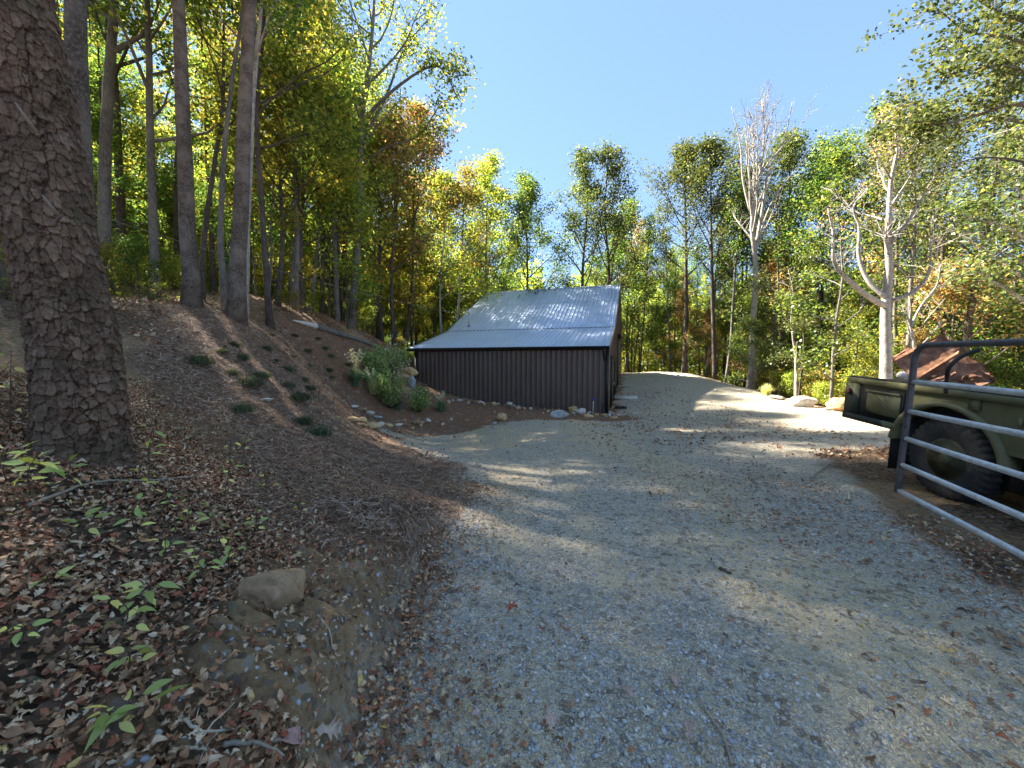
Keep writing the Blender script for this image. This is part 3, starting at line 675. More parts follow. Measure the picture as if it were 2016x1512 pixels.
K = dict
custom("pine_tree", "pine trunk standing just behind the huge leaning pine", [(172, 860), (160, 420), (156, 0)], 3.5, .085, 'green', 'pine', 31, 5000, extend=9, cb=.75, nl=10, size=(.08, .14), sides=20)
custom("pine_tree", "straight bare-trunked pine on the bank nearest the big pine", [(377, 603), (372, 480), (362, 250), (353, 0)], 9.0, .165, 'green', 'pine', 32, 16000, extend=9, cb=.72, nl=12, sides=14)
custom("pine_tree", "tall pine with a slight rightward lean at the crest of the bank", [(462, 612), (466, 520), (474, 350), (485, 150), (492, 0)], 9.2, .175, 'yellowgreen', 'pine', 33, 16000, extend=9, cb=.74, nl=12, sides=14)
custom("birch_tree", "slim pale trunk growing right behind the leaning crest pine", [(482, 600), (486, 480), (494, 330), (503, 150), (515, 0)], 10.5, .075, 'yellowgreen', 'pale', 34, 12000, extend=5, cb=.5, cr=2.6)
custom("hardwood_tree", "dark trunk left of the pines with dense green leaves", [(306, 580), (303, 430), (297, 250), (292, 0)], 12.5, .13, 'green', 'grey', 35, 20000, extend=6, cb=.3, cr=3.4, nl=22)
custom("hardwood_tree", "crooked trunk curving right between the two tall pines", [(443, 592), (437, 430), (445, 270), (458, 140), (478, 20)], 11.5, .085, 'green', 'grey', 36, 14000, extend=5, cb=.5, cr=3)
custom("hardwood_tree", "slanting thin dark trunk behind the bank pine", [(398, 588), (402, 480), (420, 340), (436, 230), (440, 100)], 12.5, .085, 'yellowgreen', 'dark', 37, 15000, extend=4, cb=.4, cr=3)
custom("hardwood_tree", "dark slender trunk just right of the slim pale trunk", [(532, 612), (520, 480), (512, 330), (508, 200), (520, 60)], 12.5, .10, 'yellowgreen', 'dark', 38, 18000, extend=4, cb=.4, cr=3.2, nl=20)
custom("oak_tree", "tall grey-trunked oak with a forked crown spreading over the sky", [(690, 645), (700, 520), (707, 400), (709, 300), (714, 225), (726, 130), (735, 20)], 19.5, .20, 'yellowgreen', 'grey', 39, 21000, extend=4, cb=.42, cr=4.2, nl=20, sub=5, size=(.11, .18), sig=.34,
  limbs=[([(713, 240, 19.5), (745, 205, 19.2), (790, 165, 19), (860, 130, 18.5), (905, 200, 18.2)], .09, .02), ([(708, 285, 19.5), (760, 190, 19.8), (800, 90, 20), (850, 30, 20)], .09, .02), ([(716, 215, 19.5), (690, 150, 19.5), (660, 40, 19.8)], .09, .02), ([(708, 330, 19.5), (760, 290, 19), (820, 270, 18.6), (870, 200, 18.4)], .06, .02)])
for k, (px, py, tx, ty, d, r, col, bk, lb, lf, cbk, crk) in enumerate([
  (548, 618, 560, 140, 15, .10, 'yellowgreen', 'dark', "yellow-green-tinged hardwood standing between the pines and the grey oak", 16000, .35, 3.0),
  (598, 622, 590, 180, 16.5, .11, 'yellow', 'dark', "yellow-brown leaved hardwood left of the fallen log's end", 16000, .3, 3.2),
  (612, 628, 632, 170, 18, .10, 'green', 'grey', "green hardwood rising just above the fallen log's pale end", 16000, .3, 3.0),
  (664, 640, 655, 160, 18.5, .12, 'yellowgreen', 'grey', "straight grey trunk just left of the tall grey oak", 17000, .4, 3.2),
  (742, 650, 740, 250, 24, .10, 'orange', 'dark', "dark thin trunk just right of the tall grey oak", 15000, .3, 2.8),
  (775, 655, 778, 240, 23, .13, 'red', 'dark', "reddish-crowned hardwood above the log's lower end", 17000, .35, 3.6),
  (797, 658, 830, 230, 25, .12, 'red', 'dark', "russet-crowned tree leaning right beside the reddish hardwood", 17000, .4, 3.4),
  (872, 640, 868, 350, 26, .09, 'yellowgreen', 'pale', "pale thin trunk directly left of the shed roof mast", 12000, .35, 2.6),
  (897, 640, 912, 350, 27, .10, 'orange', 'pale', "pale thin trunk rising behind the shed roof mast", 14000, .35, 3.4),
  (960, 640, 965, 330, 30, .14, 'yellowgreen', 'dark', "rounded yellow-green tree behind the shed's left ridge end", 30000, .12, 4.2),
  (1035, 640, 1030, 365, 31, .14, 'green', 'dark', "rounded green tree at the right end of the woods behind the ridge", 30000, .12, 4.0),
  (1153, 640, 1150, 305, 30, .17, 'oak', 'dark', "narrow tall dark green tree, left of the pair behind the ridge", 19000, .3, 3.0),
  (1192, 640, 1200, 300, 30, .17, 'oak', 'dark', "narrow tall dark green tree, right of the pair behind the ridge", 19000, .3, 2.9),
  (1238, 738, 1240, 400, 36, .12, 'green', 'dark', "thin tree just past the shed's far right corner", 10000, .5, 2.2),
  (1348, 735, 1345, 300, 31, .19, 'oak', 'dark', "straight dark-trunked tree with a high olive-green crown beyond the gravel", 24000, .42, 4.0),
  (1408, 742, 1402, 290, 29, .17, 'oak', 'dark', "dark-trunked leafy tree immediately left of the bare white tree", 22000, .42, 3.6),
  (1450, 745, 1462, 350, 30, .12, 'green', 'dark', "small green tree crowding the bare white tree from behind", 14000, .4, 3.0),
  (1540, 740, 1555, 280, 26, .19, 'oak', 'dark', "double-branched dark tree immediately right of the bare white tree", 24000, .42, 3.8),
  (1600, 740, 1640, 290, 27, .16, 'green', 'dark', "leafy tree whose crown tops the gap left of the dead limbed tree", 22000, .4, 3.6)]):
    custom("hardwood_tree", lb, [(px, py), ((px*2+tx)/3 + (-4 if k % 2 else 5), py+(ty-py)*.33), ((px+tx*2)/3 + (5 if k % 3 else -5), py+(ty-py)*.66), (tx, ty)], d, r, col, bk, 60+k, lf, cb=cbk, cr=crk, nl=20, size=(.12, .19), sig=.38, extend=None if ty > 50 else 3)
# bare white tree
custom("bare_tree", "tall leafless white-barked tree at the gravel's far edge", [(1478, 745), (1483, 640), (1488, 520), (1480, 430), (1487, 390), (1500, 330), (1505, 260), (1500, 195)], 24, .21, 'green', 'pale', 90, 0, cb=.48, cr=3.7, nl=22, sub=9, ang=(22, 42), up=.7,
  limbs=[([(1486, 500, 24), (1503, 400, 24), (1512, 340, 23.8), (1545, 270, 23.5), (1560, 200, 23.3)], .12, .015), ([(1478, 420, 24), (1462, 350, 24.3), (1458, 290, 24.5), (1440, 210, 24.6)], .08, .012), ([(1492, 470, 24), (1530, 380, 23.6), (1570, 330, 23.2), (1620, 250, 23)], .07, .01), ([(1484, 395, 24), (1470, 300, 24), (1478, 220, 24)], .07, .01)])
# dead limbed tree behind the trailer
custom("dead_tree", "leafless dead tree with curved limbs behind the rusty scrap", [(1750, 800), (1750, 700), (1748, 600), (1753, 520), (1750, 440), (1755, 360), (1768, 290), (1760, 240)], 11.5, .17, 'oak', 'pale', 91, 0, cb=.62, cr=1.7, nl=9, sub=6, sides=14, up=.5,
  limbs=[([(1742, 602, 11.5), (1720, 590, 11.4), (1680, 560, 11.2), (1642, 515, 11), (1640, 460, 11), (1630, 410, 11)], .085, .02),
         ([(1744, 585, 11.5), (1715, 560, 11.7), (1692, 510, 11.9), (1690, 440, 12), (1680, 410, 12), (1705, 375, 12)], .075, .015),
         ([(1756, 592, 11.5), (1790, 580, 11.3), (1825, 545, 11.1), (1832, 500, 11), (1830, 470, 11)], .06, .02),
         ([(1752, 480, 11.5), (1785, 440, 11.3), (1815, 390, 11.2), (1840, 350, 11)], .05, .012), ([(1750, 500, 11.5), (1742, 465, 11.4), (1745, 470, 11.2), (1744, 462, 11.2)], .05, .03)])
custom("dead_sapling", "dead forked pale sapling leaning behind the rusty scrap", [(1790, 800), (1795, 690), (1788, 640), (1775, 600)], 10.5, .07, 'oak', 'pale', 92, 0, cb=.6, cr=.9, nl=6, sub=3, cat="tree",
  limbs=[([(1790, 650, 10.5), (1815, 600, 10.5), (1845, 560, 10.4), (1852, 520, 10.3)], .035, .012)])
custom("tree_snag", "slender pale broken snag at the edge of the right woods", [(1567, 770), (1565, 700), (1557, 640), (1560, 570), (1552, 530)], 19, .065, 'oak', 'pale', 93, 0, cb=.8, cr=.7, nl=5, sub=2)
custom("tree_stump", "short pale broken trunk beside the slender snag", [(1568, 775), (1566, 715), (1569, 672)], 18.4, .06, 'oak', 'pale', 94, 0, cb=.97, cr=.1, nl=1, sub=1)
# oak overhanging from the right
custom("oak_tree", "oak reaching in over the sky from the right edge", [(2230, 800), (2220, 500), (2200, 250), (2180, 0)], 7.0, .2, 'oak', 'grey', 95, 30000, extend=4, cb=.5, cr=2.0, nl=12, sub=4, size=(.045, .09), sig=.13,
  limbs=[([(2205, 300, 7), (2100, 230, 7), (2000, 205, 7), (1930, 225, 6.8), (1850, 245, 6.8), (1775, 235, 6.8)], .06, .008),
         ([(2210, 350, 7), (2080, 260, 7.4), (1960, 235, 7.6), (1880, 265, 7.6), (1800, 290, 7.5)], .06, .008),
         ([(2200, 220, 7), (2090, 130, 7.2), (1990, 75, 7.2), (1900, 60, 7.2), (1850, 20, 7.2)], .05, .008),
         ([(2200, 200, 7), (2080, 70, 6.6), (1960, 20, 6.5), (1880, -30, 6.4)], .05, .008),
         ([(2200, 250, 7), (2080, 180, 6.6), (1980, 130, 6.5), (1900, 140, 6.4), (1860, 150, 6.4)], .05, .008),
         ([(2215, 420, 7), (2060, 330, 8), (1940, 310, 8.4), (1850, 330, 8.6)], .05, .008)])
custom("hardwood_tree", "mossy-limbed tree filling the right edge above the trailer", [(2110, 820), (2090, 600), (2060, 420), (2040, 300)], 12, .2, 'oak', 'pale', 96, 13000, cb=.35, cr=4.2, nl=20, sub=5, size=(.10, .16), sig=.34,
  limbs=[([(2095, 650, 12), (2040, 610, 12), (1990, 575, 12), (1940, 545, 12), (1900, 520, 12.2)], .09, .02), ([(2080, 520, 12), (2020, 470, 11.8), (1960, 440, 11.6), (1900, 430, 11.5)], .06, .015)])
custom("hardwood_tree", "red-leaved small tree behind the rusty scrap", [(1880, 760), (1875, 640), (1890, 540)], 15, .07, 'red', 'grey', 97, 9000, cb=.2, cr=2.6, nl=16, sub=4, size=(.10, .15), sig=.3)

# --- the woods: many individual trees
rng = np.random.default_rng(7)
def scatter_trees(n, region, mind, kinds, cols, barks, smin, smax, name, labels, cat, group, tries=60, taken=[]):
    out = 0
    for _ in range(n*tries):
        if out >= n: break
        x, y = region(rng)
        if any((x-a)**2+(y-b)**2 < mind**2 for a, b in taken): continue
        sg = sdist(GRAVEL, np.array([x]), np.array([y]))[0]; smm = sdist(MULCH, np.array([x]), np.array([y]))[0]
        q = np.array([x, y]) - C0; a_ = q @ E2; w_ = q @ E1
        if sg > -.9 or smm > -.4 or (-1 < a_ < AE+1.6 and -1.6 < w_ < WALLW+1.8): continue
        taken.append((x, y)); c = cols[rng.integers(len(cols))]
        tl = (0, 0) if kinds == 'shrub' else (rng.normal(0, .03), rng.normal(0, .03))
        bk_ = barks[rng.integers(len(barks))]; sc_ = rng.uniform(smin, smax); fq = (sc_-smin)/(smax-smin)
        lb = labels[c] if isinstance(labels, dict) else labels
        lb = ("tall " if fq > .66 else "short " if fq < .33 else "") + lb.replace("tree ", "tree with a %s trunk " % bk_, 1) if kinds != 'shrub' else ("larger " if fq > .5 else "") + lb
        place_tree(kinds, int(rng.integers(9)), x, y, sc_, rng.uniform(0, 6.28), c, bk_, name, lb, cat, group, tilt=tl)
        out += 1
    return out
def polar(a0, a1, r0, r1):
    def f(r):
        a = math.radians(r.uniform(a0, a1)); d = math.sqrt(r.uniform(r0*r0, r1*r1)); return d*math.sin(a), d*math.cos(a)
    return f
TK = []
def lab(where): return {c: f"{n} {where}" for c, n in dict(green="green-leaved tree", yellowgreen="yellow-green tree", yellow="yellow-leaved tree", orange="orange-brown tree", red="reddish tree", oak="dark olive-green tree").items()}
LC = ['green', 'yellowgreen', 'yellowgreen', 'green', 'yellow', 'yellowgreen', 'green', 'orange']
scatter_trees(24, polar(-60, -14, 15, 30), 1.7, 'tall', LC, ['dark', 'grey', 'dark'], .68, .95, "hardwood_tree", lab("on the hill left of the shed"), "tree", "trees in the woods on the left hill", taken=TK)
scatter_trees(50, polar(-64, -6, 31, 60), 2.2, 'tall', LC, ['dark', 'grey'], .7, 1.0, "hardwood_tree", lab("deep in the left woods"), "tree", "trees deep in the left woods", taken=TK)
scatter_trees(14, polar(-15, 0, 32, 46), 2, 'sapling', ['yellowgreen', 'green', 'yellow'], ['dark'], 1.2, 1.6, "hardwood_tree", lab("directly behind the shed"), "tree", "trees directly behind the shed", taken=TK)
scatter_trees(16, polar(-6, 11, 36, 60), 3, 'tall', ['yellow', 'green', 'yellowgreen'], ['dark'], .4, .55, "hardwood_tree", lab("low behind the shed roof"), "tree", "low trees behind the shed roof", taken=TK)
scatter_trees(46, polar(13, 50, 24, 52), 2.4, 'tall', ['green', 'oak', 'oak', 'yellowgreen', 'green', 'oak', 'green', 'red'], ['dark', 'grey', 'dark'], .66, .86, "hardwood_tree", lab("in the woods beyond the gravel"), "tree", "trees in the right woods", taken=TK)
scatter_trees(14, polar(44, 62, 17, 34), 2.2, 'tall', ['oak', 'yellowgreen', 'oak'], ['grey', 'dark'], .6, .8, "hardwood_tree", lab("behind the trailer at the right edge"), "tree", "trees behind the trailer", taken=TK)
TK2 = []
scatter_trees(72, polar(-62, -12, 15, 42), 1.3, 'sapling', LC, ['dark', 'grey'], .6, 1.1, "sapling", {c: v.replace("tree", "sapling") for c, v in lab("under the trees on the left hill").items()}, "sapling", "saplings under the left hill trees", taken=TK2)
scatter_trees(60, polar(13, 62, 17, 42), 1.6, 'sapling', ['yellowgreen', 'green', 'oak', 'green', 'red'], ['dark', 'grey'], .6, 1.15, "sapling", {c: v.replace("tree", "sapling") for c, v in lab("in the undergrowth beyond the gravel edge").items()}, "sapling", "saplings beyond the gravel edge", taken=TK2)
scatter_trees(40, polar(24, 62, 15.5, 32), 1.0, 'shrub', ['yellowgreen', 'green', 'orange'], ['dark'], .6, 1.1, "bush", {"yellowgreen": "low yellow-green bush at the foot of the right woods", "green": "low green bush at the foot of the right woods", "orange": "low brownish bush at the foot of the right woods"}, "bush", "bushes along the right woods' edge", taken=TK2)
scatter_trees(34, polar(-58, -15, 10, 26), 1.0, 'shrub', ['yellowgreen', 'green', 'orange'], ['dark'], .35, .7, "bush", {"yellowgreen": "small yellow-green bush on the crest of the bank", "green": "small green bush on the crest of the bank", "orange": "small brownish bush on the crest of the bank"}, "bush", "small bushes along the bank crest", taken=TK2)
for k, (x, y, s_, c_) in enumerate([(-9.5, 4.6, .95, 'green'), (-12, 7.5, 1.0, 'yellowgreen'), (-8.9, 6.9, 1.05, 'green'), (-6.9, 4.7, .72, 'yellowgreen'), (-10.9, 8.6, 1.05, 'green'), (-12.6, 12.2, 1.15, 'green'), (-15.6, 13.2, 1.15, 'yellowgreen'), (-9.3, 8.0, 1.1, 'yellowgreen'), (-16, 9.5, 1.05, 'green'), (-17, 5.5, 1.1, 'green'), (-13.5, 10.8, .95, 'yellow')]):  # hillside trees put in where their crowns shade the foreground
    px_ = 1008 + FPX*x/max(y, .1)
    lb_ = ("grey hardwood trunk in the gap right of the huge leaning pine" if 140 < px_ < 400 and y > 0 else "grey hardwood hidden mostly behind the huge leaning pine" if 0 < px_ <= 140 and y > 0 else "grey hardwood on the hillside outside the frame, left of the huge pine")
    place_tree('tall', k+2, x, y, s_, k*1.3, c_, 'grey', "hardwood_tree", lb_, "tree", "grey hardwoods around the huge leaning pine")
scatter_trees(48, polar(-58, -10, 20, 46), 1.6, 'sapling', LC, ['dark', 'grey'], 1.3, 1.8, "understory_tree", {c: v.replace("tree", "understory tree") for c, v in lab("in the left woods").items()}, "tree", "understory trees on the left hill", taken=TK2)
scatter_trees(34, polar(12, 56, 22, 44), 2.0, 'sapling', ['oak', 'green', 'oak', 'green', 'yellowgreen', 'red'], ['dark', 'grey'], 1.2, 1.8, "understory_tree", {c: v.replace("tree", "understory tree") for c, v in lab("in the right woods").items()}, "tree", "understory trees in the right woods", taken=TK2)
# far woods as one mass
def far_woods():
    rg = np.random.default_rng(55); c = MB(); n = 210000
    a = np.radians(rg.uniform(-80, 80, n)); r = rg.uniform(62, 95, n); x = np.sin(a)*r; y = np.cos(a)*r
    hb = Hbase(x, y); deg = np.degrees(a)
    top = 17 + 2.5*vnoise(deg*.5, deg*0, 3) + 1.5*vnoise(deg*2, deg*0, 4)
    top = np.where((deg > 4.6) & (deg < 7.2), 12 + 1.2*vnoise(deg*.8, deg*0, 5), top+1.5)
    z = hb + rg.random(n)**.8*top; leaf_cloud(c, rg, np.stack([x, y, z], -1), (.5, .9))
    tag(c.build("far_woods", LM['yellowgreen']), "distant yellow-green woods beyond the trees", "woods", kind="stuff")
far_woods()

# ------------------------------------------------------------------ rocks
def ico(sub):
    import bmesh
    bm = bmesh.new(); bmesh.ops.create_icosphere(bm, subdivisions=sub, radius=1.0)
    v = np.array([q.co[:] for q in bm.verts]); f = np.array([[q.index for q in t.verts] for t in bm.faces]); bm.free(); return v, f
ICO3 = ico(4); ICO1 = ico(1)
def rock_mat(name, c1, c2, c3):
    m, nt_, out = newmat(name); g = G(nt_); v = g.coord(); n1 = g.noise(v, 7, 7, .68, .4); n2 = g.noise(v, 2.2, 3)
    c = g.ramp(n1, [(.32, c1), (.5, c2), (.7, c3)]); c = g.mix(g.ramp(n2, [(.5, 0.0), (.7, .5)]), c, c1)
    g.bsdf(out, c, .9, normal=g.bump(n1, .8, .02), spec=.2); return m
RK = {'tan': rock_mat("rock_tan", (.24, .15, .07), (.54, .36, .17), (.72, .55, .30)), 'grey': rock_mat("rock_grey", (.16, .17, .16), (.34, .35, .33), (.52, .52, .48)),
      'pale': rock_mat("rock_pale", (.34, .29, .22), (.58, .52, .43), (.72, .67, .58)), 'brown': rock_mat("rock_brown", (.14, .085, .045), (.34, .22, .12), (.55, .40, .24))}
def rock(px, py, wpx, hpx, mat, label, seed, deep=.8, name="rock", cat="rock", group=None, loc=None, size=None, rz=None):
    rg = np.random.default_rng(seed)
    if loc is None: loc = hit(px, py)
    d = loc[1]
    sx = (wpx/FPX*d/2) if size is None else size[0]; sz = (hpx/FPX*d/2) if size is None else size[1]
    v, f = ICO3; v = v.copy()
    o = rg.random(3)*9
    for k in range(9):
        n = rg.normal(0, 1, 3); n /= np.linalg.norm(n); h = rg.uniform(.55, .85); dd = v @ n; v = v - np.where(dd > h, (dd-h)*.85, 0)[:, None]*n
    nn = fbm(v[:, 0]*2+o[0]+v[:, 2], v[:, 1]*2+o[1]-v[:, 2]*1.3, seed, 4, 1.2)
    v = v*(1+.10*nn + .03*fbm(v[:, 0]*5+o[0]+v[:, 2]*3, v[:, 1]*5+v[:, 2]*4, seed+3, 3, 1.5))[:, None]; v = v*np.array([sx*1.12, sx*deep, sz*1.15]); v[:, 2] += sz*.55
    mb = MB(); mb.add(v, tris=f)
    o_ = mb.build(name, RK[mat], smooth=True); o_.location = Vector(loc); o_.rotation_euler = (rg.normal(0, .1), rg.normal(0, .1), rg.normal(0, .25) if rz is None else rz)
    return tag(o_, label, cat, group)
for k, (px, py, wp, hp, mt, lb) in enumerate([
  (1102, 822, 34, 19, 'grey', "rounded grey boulder in front of the shed's right half"), (1128, 811, 19, 15, 'tan', "orange-tan stone resting behind the grey boulder"), (1143, 815, 22, 14, 'pale', "pale flat-topped stone right of the orange-tan stone"),
  (1156, 822, 22, 9, 'tan', "low tan stone at the foot of the blue-topped stake"), (988, 826, 23, 15, 'tan', "square tan stone alone on the bed's gravel edge"), (1062, 804, 14, 9, 'tan', "small tan stone against the shed wall's middle"),
  (1002, 797, 14, 8, 'pale', "pale stone against the wall, right one of the close pair"), (972, 798, 12, 9, 'tan', "yellowish peaked stone against the wall, left of the close pair"), (948, 795, 13, 8, 'pale', "rounded pale stone by the wall near the gravelly patch"),
  (905, 790, 12, 6, 'pale', "small pale stone by the wall beside the blue-green grass"), (730, 842, 34, 13, 'tan', "long tan stone, biggest of the row at the bed's left end"), (712, 833, 26, 14, 'tan', "yellow stone at the left edge of the bed's stone row"),
  (694, 831, 24, 12, 'tan', "flat yellowish stone leftmost in the bed's stone row"), (748, 838, 16, 9, 'pale', "small pale stone following the biggest row stone"), (763, 839, 20, 9, 'tan', "tan wedge stone in the middle of the bed edging"),
  (784, 838, 18, 5, 'pale', "thin pale edging stone before the lance-leaved shrub"), (822, 834, 26, 7, 'brown', "low brown slab in the bed edging below the shrub"), (842, 832, 12, 9, 'pale', "whitish upright stone at the end of the bed edging"),
  (742, 823, 18, 6, 'grey', "grey flat stone along the dry creek's right side"), (728, 815, 18, 6, 'pale', "light flat stone midway up the dry creek"), (712, 808, 20, 7, 'brown', "brown flat stone up the dry creek"), (695, 802, 20, 6, 'pale', "uppermost pale flat stone of the dry creek"),
  (662, 828, 20, 11, 'brown', "brown stone on the bank side of the dry creek"), (1210, 823, 16, 5, 'tan', "small tan stone right of the downspout elbow"), (1236, 820, 9, 5, 'brown', "brown pebble-sized stone past the black coil"), (1250, 817, 14, 6, 'grey', "grey stone at the end of the stones by the gravel"),
  (1578, 799, 58, 22, 'pale', "large low pale boulder at the gravel's right edge"), (1532, 786, 30, 9, 'pale', "flat pale rock left of the large low boulder"), (1655, 810, 46, 34, 'tan', "tan boulder half hidden behind the trailer's tail"), (1628, 808, 16, 7, 'pale', "small pale rock before the half hidden tan boulder"),
  (1335, 744, 13, 8, 'pale', "white stone at the crest of the gravel"), (525, 789, 22, 6, 'pale', "pale flat rock lying on the straw bank"), (795, 838, 8, 6, 'grey', "small grey stone among the bed edging")]):
    rock(px, py, wp, hp, mt, lb, 500+k)
for k, (px, py, d, sx, sz, mt, lb) in enumerate([(800, 775, 16.6, .5, .4, 'brown', "brown boulder at the bottom of the stack by the shed corner"), (792, 748, 16.8, .48, .3, 'brown', "tan slab leaning in the middle of the boulder stack"),
    (805, 731, 17, .36, .22, 'tan', "pale slab on top of the boulder stack"), (812, 752, 16.5, .16, .26, 'grey', "narrow grey stone wedged between the stack and shed corner")]):
    p = P(px, py, d); rock(0, 0, 0, 0, mt, lb, 700+k, loc=p-np.array([0, 0, sz*.6]), size=(sx, sz), name="boulder", cat="boulder")
rock(548, 1178, 118, 92, 'brown', "rounded tan stone poking out of the leaves on the cut bank", 812, rz=.5)

rg = np.random.default_rng(66); small = []
for k in range(70):
    if k < 34: px, py = rg.uniform(880, 1180), 0; py = 787+(px-880)*.088+rg.uniform(0, 7)
    elif k < 54: px = rg.uniform(690, 1000); py = 838+rg.normal(0, 4)-(px > 860)*6
    else: px = rg.uniform(1180, 1265); py = 817+rg.normal(0, 3)
    if len(small) < 5: small.append(rock(px, py, rg.uniform(6, 9), rg.uniform(4, 6), ['tan', 'pale', 'brown', 'grey', 'tan'][len(small)], "small stone among the many edging the shed's planting bed", 1200+k, name="small_stone", cat="stone", group="small stones edging the shed's planting bed"))
    else:
        o = small[k % 5].copy(); COL.objects.link(o); o.location = Vector(hit(px, py)); q_ = rg.uniform(.6, 1.25); o.scale = (q_, q_, q_); o.rotation_euler = (0, 0, rg.uniform(0, 6))
# black coil, stake with blue cap
mb = MB(); p = hit(1222, 806); pts = []
for t in np.linspace(0, 6*math.pi, 90): pts.append([p[0]+.26*math.cos(t)*(1+.1*math.sin(t*.37)), p[1]+.22*math.sin(t), p[2]+.03+.012*t/2])
tube(mb, pts, .014, 6); tag(mb.build("coiled_hose", plain("hose_black", (.012, .012, .013), .5), smooth=True), "black hose coiled on the gravel by the shed corner", "hose")
p = hit(1167, 818); r = empty("marker_stake", p, "thin white stake with blue flagging by the shed wall", "stake")
mb = MB(); tube(mb, [[0, 0, -.1], [.02, 0, .62]], .014, 6); mb.build("rod", plain("stake_white", (.6, .58, .52), .6), r, True)
mb = MB(); tube(mb, smooth_path([[.02, 0, .6], [.0, -.02, .66], [-.04, 0, .7], [.05, .01, .69], [.08, 0, .63]], 12), .018, 6); mb.build("flagging", plain("flag_blue", (.02, .04, .25), .5), r, True)

# ------------------------------------------------------------------ log
pts = []
for px, py in [(577, 634), (620, 645), (660, 658), (700, 670), (735, 682), (758, 690)]:
    q = hit(px, py+2, 40); pts.append(q+np.array([0, 0, .09]))
r = empty("fallen_log", pts[0], "long grey fallen log lying along the top of the bank", "log")
pp = smooth_path(np.array(pts)-np.array(pts[0]), 40); mb = MB(); tube(mb, pp[7:], np.linspace(.12, .06, 33), 12); mb.build("bark", BARK['grey'], r, True)
mb = MB(); tube(mb, pp[:8], np.linspace(.03, .118, 8), 12); mb.build("bare_wood", plain("bare_wood", (.55, .5, .43), .8), r, True)
mb = MB(); rg = np.random.default_rng(4)
for k in range(5):
    b = pp[-1]; tube(mb, limb_pts(rg, b, np.array([.8, .2, .1])+rg.normal(0, .3, 3), rg.uniform(.8, 1.8), 6, .1, .2), np.linspace(.03, .006, 6), 6)
mb.build("dead_limb", BARK['pale'], r, True)

# ------------------------------------------------------------------ shrubs, grasses and tufts
def blades(mb, rg, n, h, spreadr, width=.006, curve=.5, base=.06):
    az = rg.uniform(0, 6.28, n); L = h*rg.uniform(.6, 1.05, n); k = np.linspace(0, 1, 6)
    out = rg.uniform(.15, 1, n)*spreadr; bx = rg.normal(0, base, n); by = rg.normal(0, base, n)
    rad = out[:, None]*k[None]**1.7; z = L[:, None]*(k[None] - curve*k[None]**3*(out/spreadr)[:, None]*.8)
    x = bx[:, None]+np.cos(az)[:, None]*rad; y = by[:, None]+np.sin(az)[:, None]*rad
    wv = width*(1-k**2*.9)[None]*rg.uniform(.6, 1.3, n)[:, None]
    tx = -np.sin(az)[:, None]*wv; ty = np.cos(az)[:, None]*wv
    a = np.stack([x-tx, y-ty, z], -1); b = np.stack([x+tx, y+ty, z], -1); v = np.stack([a, b], 2).reshape(n, 12, 3)
    q = np.array([[2*i, 2*i+1, 2*i+3, 2*i+2] for i in range(5)]); mb.add(v.reshape(-1, 3), (q[None]+np.arange(n)[:, None, None]*12).reshape(-1, 4))
LM['tangrass'] = leaf_mat("grass_tan", [(0, (.3, .28, .1)), (.5, (.5, .45, .2)), (1, (.62, .56, .34))], .3, .03)
LM['bluegrass'] = leaf_mat("grass_blue_green", [(0, (.06, .11, .06)), (.6, (.13, .19, .11)), (1, (.28, .32, .18))], .3, .04)
LM['plume'] = leaf_mat("grass_plume", [(0, (.45, .4, .32)), (1, (.7, .65, .56))], .4, .02)
LM['juniper'] = leaf_mat("juniper", [(0, (.05, .06, .03)), (.6, (.09, .11, .055)), (1, (.2, .19, .1))], .15, .03)
def grass_clump(px, py, h, sr, col, label, seed, n=420, plumes=0):
    p = hit(px, py); rg = np.random.default_rng(seed); r = empty("ornamental_grass", p, label, "grass clump"); mb = MB(); blades(mb, rg, n, h, sr, .007, .75); mb.build("blades", LM[col], r)
    if plumes:
        mb = MB(); st = MB()
        for k in range(plumes):
            a = rg.uniform(0, 6.28); ln = rg.uniform(.1, .45)*h*1.2; tp = np.array([math.cos(a)*ln, math.sin(a)*ln, h*rg.uniform(1.0, 1.4)])
            path = smooth_path([[0, 0, 0], tp*[.35, .35, .65], tp], 10); tube(st, path, .003, 4, False)
            cs = path[-3:].repeat(60, 0) + rg.normal(0, .018, (180, 3)); leaf_cloud(mb, rg, cs, (.03, .06), .2, .12)
        st.build("stalks", LM['tangrass'], r); mb.build("plumes", LM['plume'], r)
grass_clump(735, 778, .75, .55, 'tangrass', "straw-yellow ornamental grass clump in the bed", 1, 520, 5)
grass_clump(700, 762, .95, .6, 'bluegrass', "grey-green grass with fluffy plumes left of the straw-yellow clump", 2, 420, 12)
grass_clump(782, 806, .62, .5, 'bluegrass', "low blue-green grass at the foot of the left lance-leaved shrub", 3, 420)
grass_clump(868, 809, .55, .5, 'bluegrass', "blue-green grass clump against the shed wall", 4, 420, 6)
grass_clump(790, 770, .95, .55, 'tangrass', "tall feathery grass leaning against the boulder stack", 5, 260, 8)
grass_clump(1508, 778, .7, .5, 'tangrass', "dry tan grass tuft at the gravel's right edge", 6, 300)
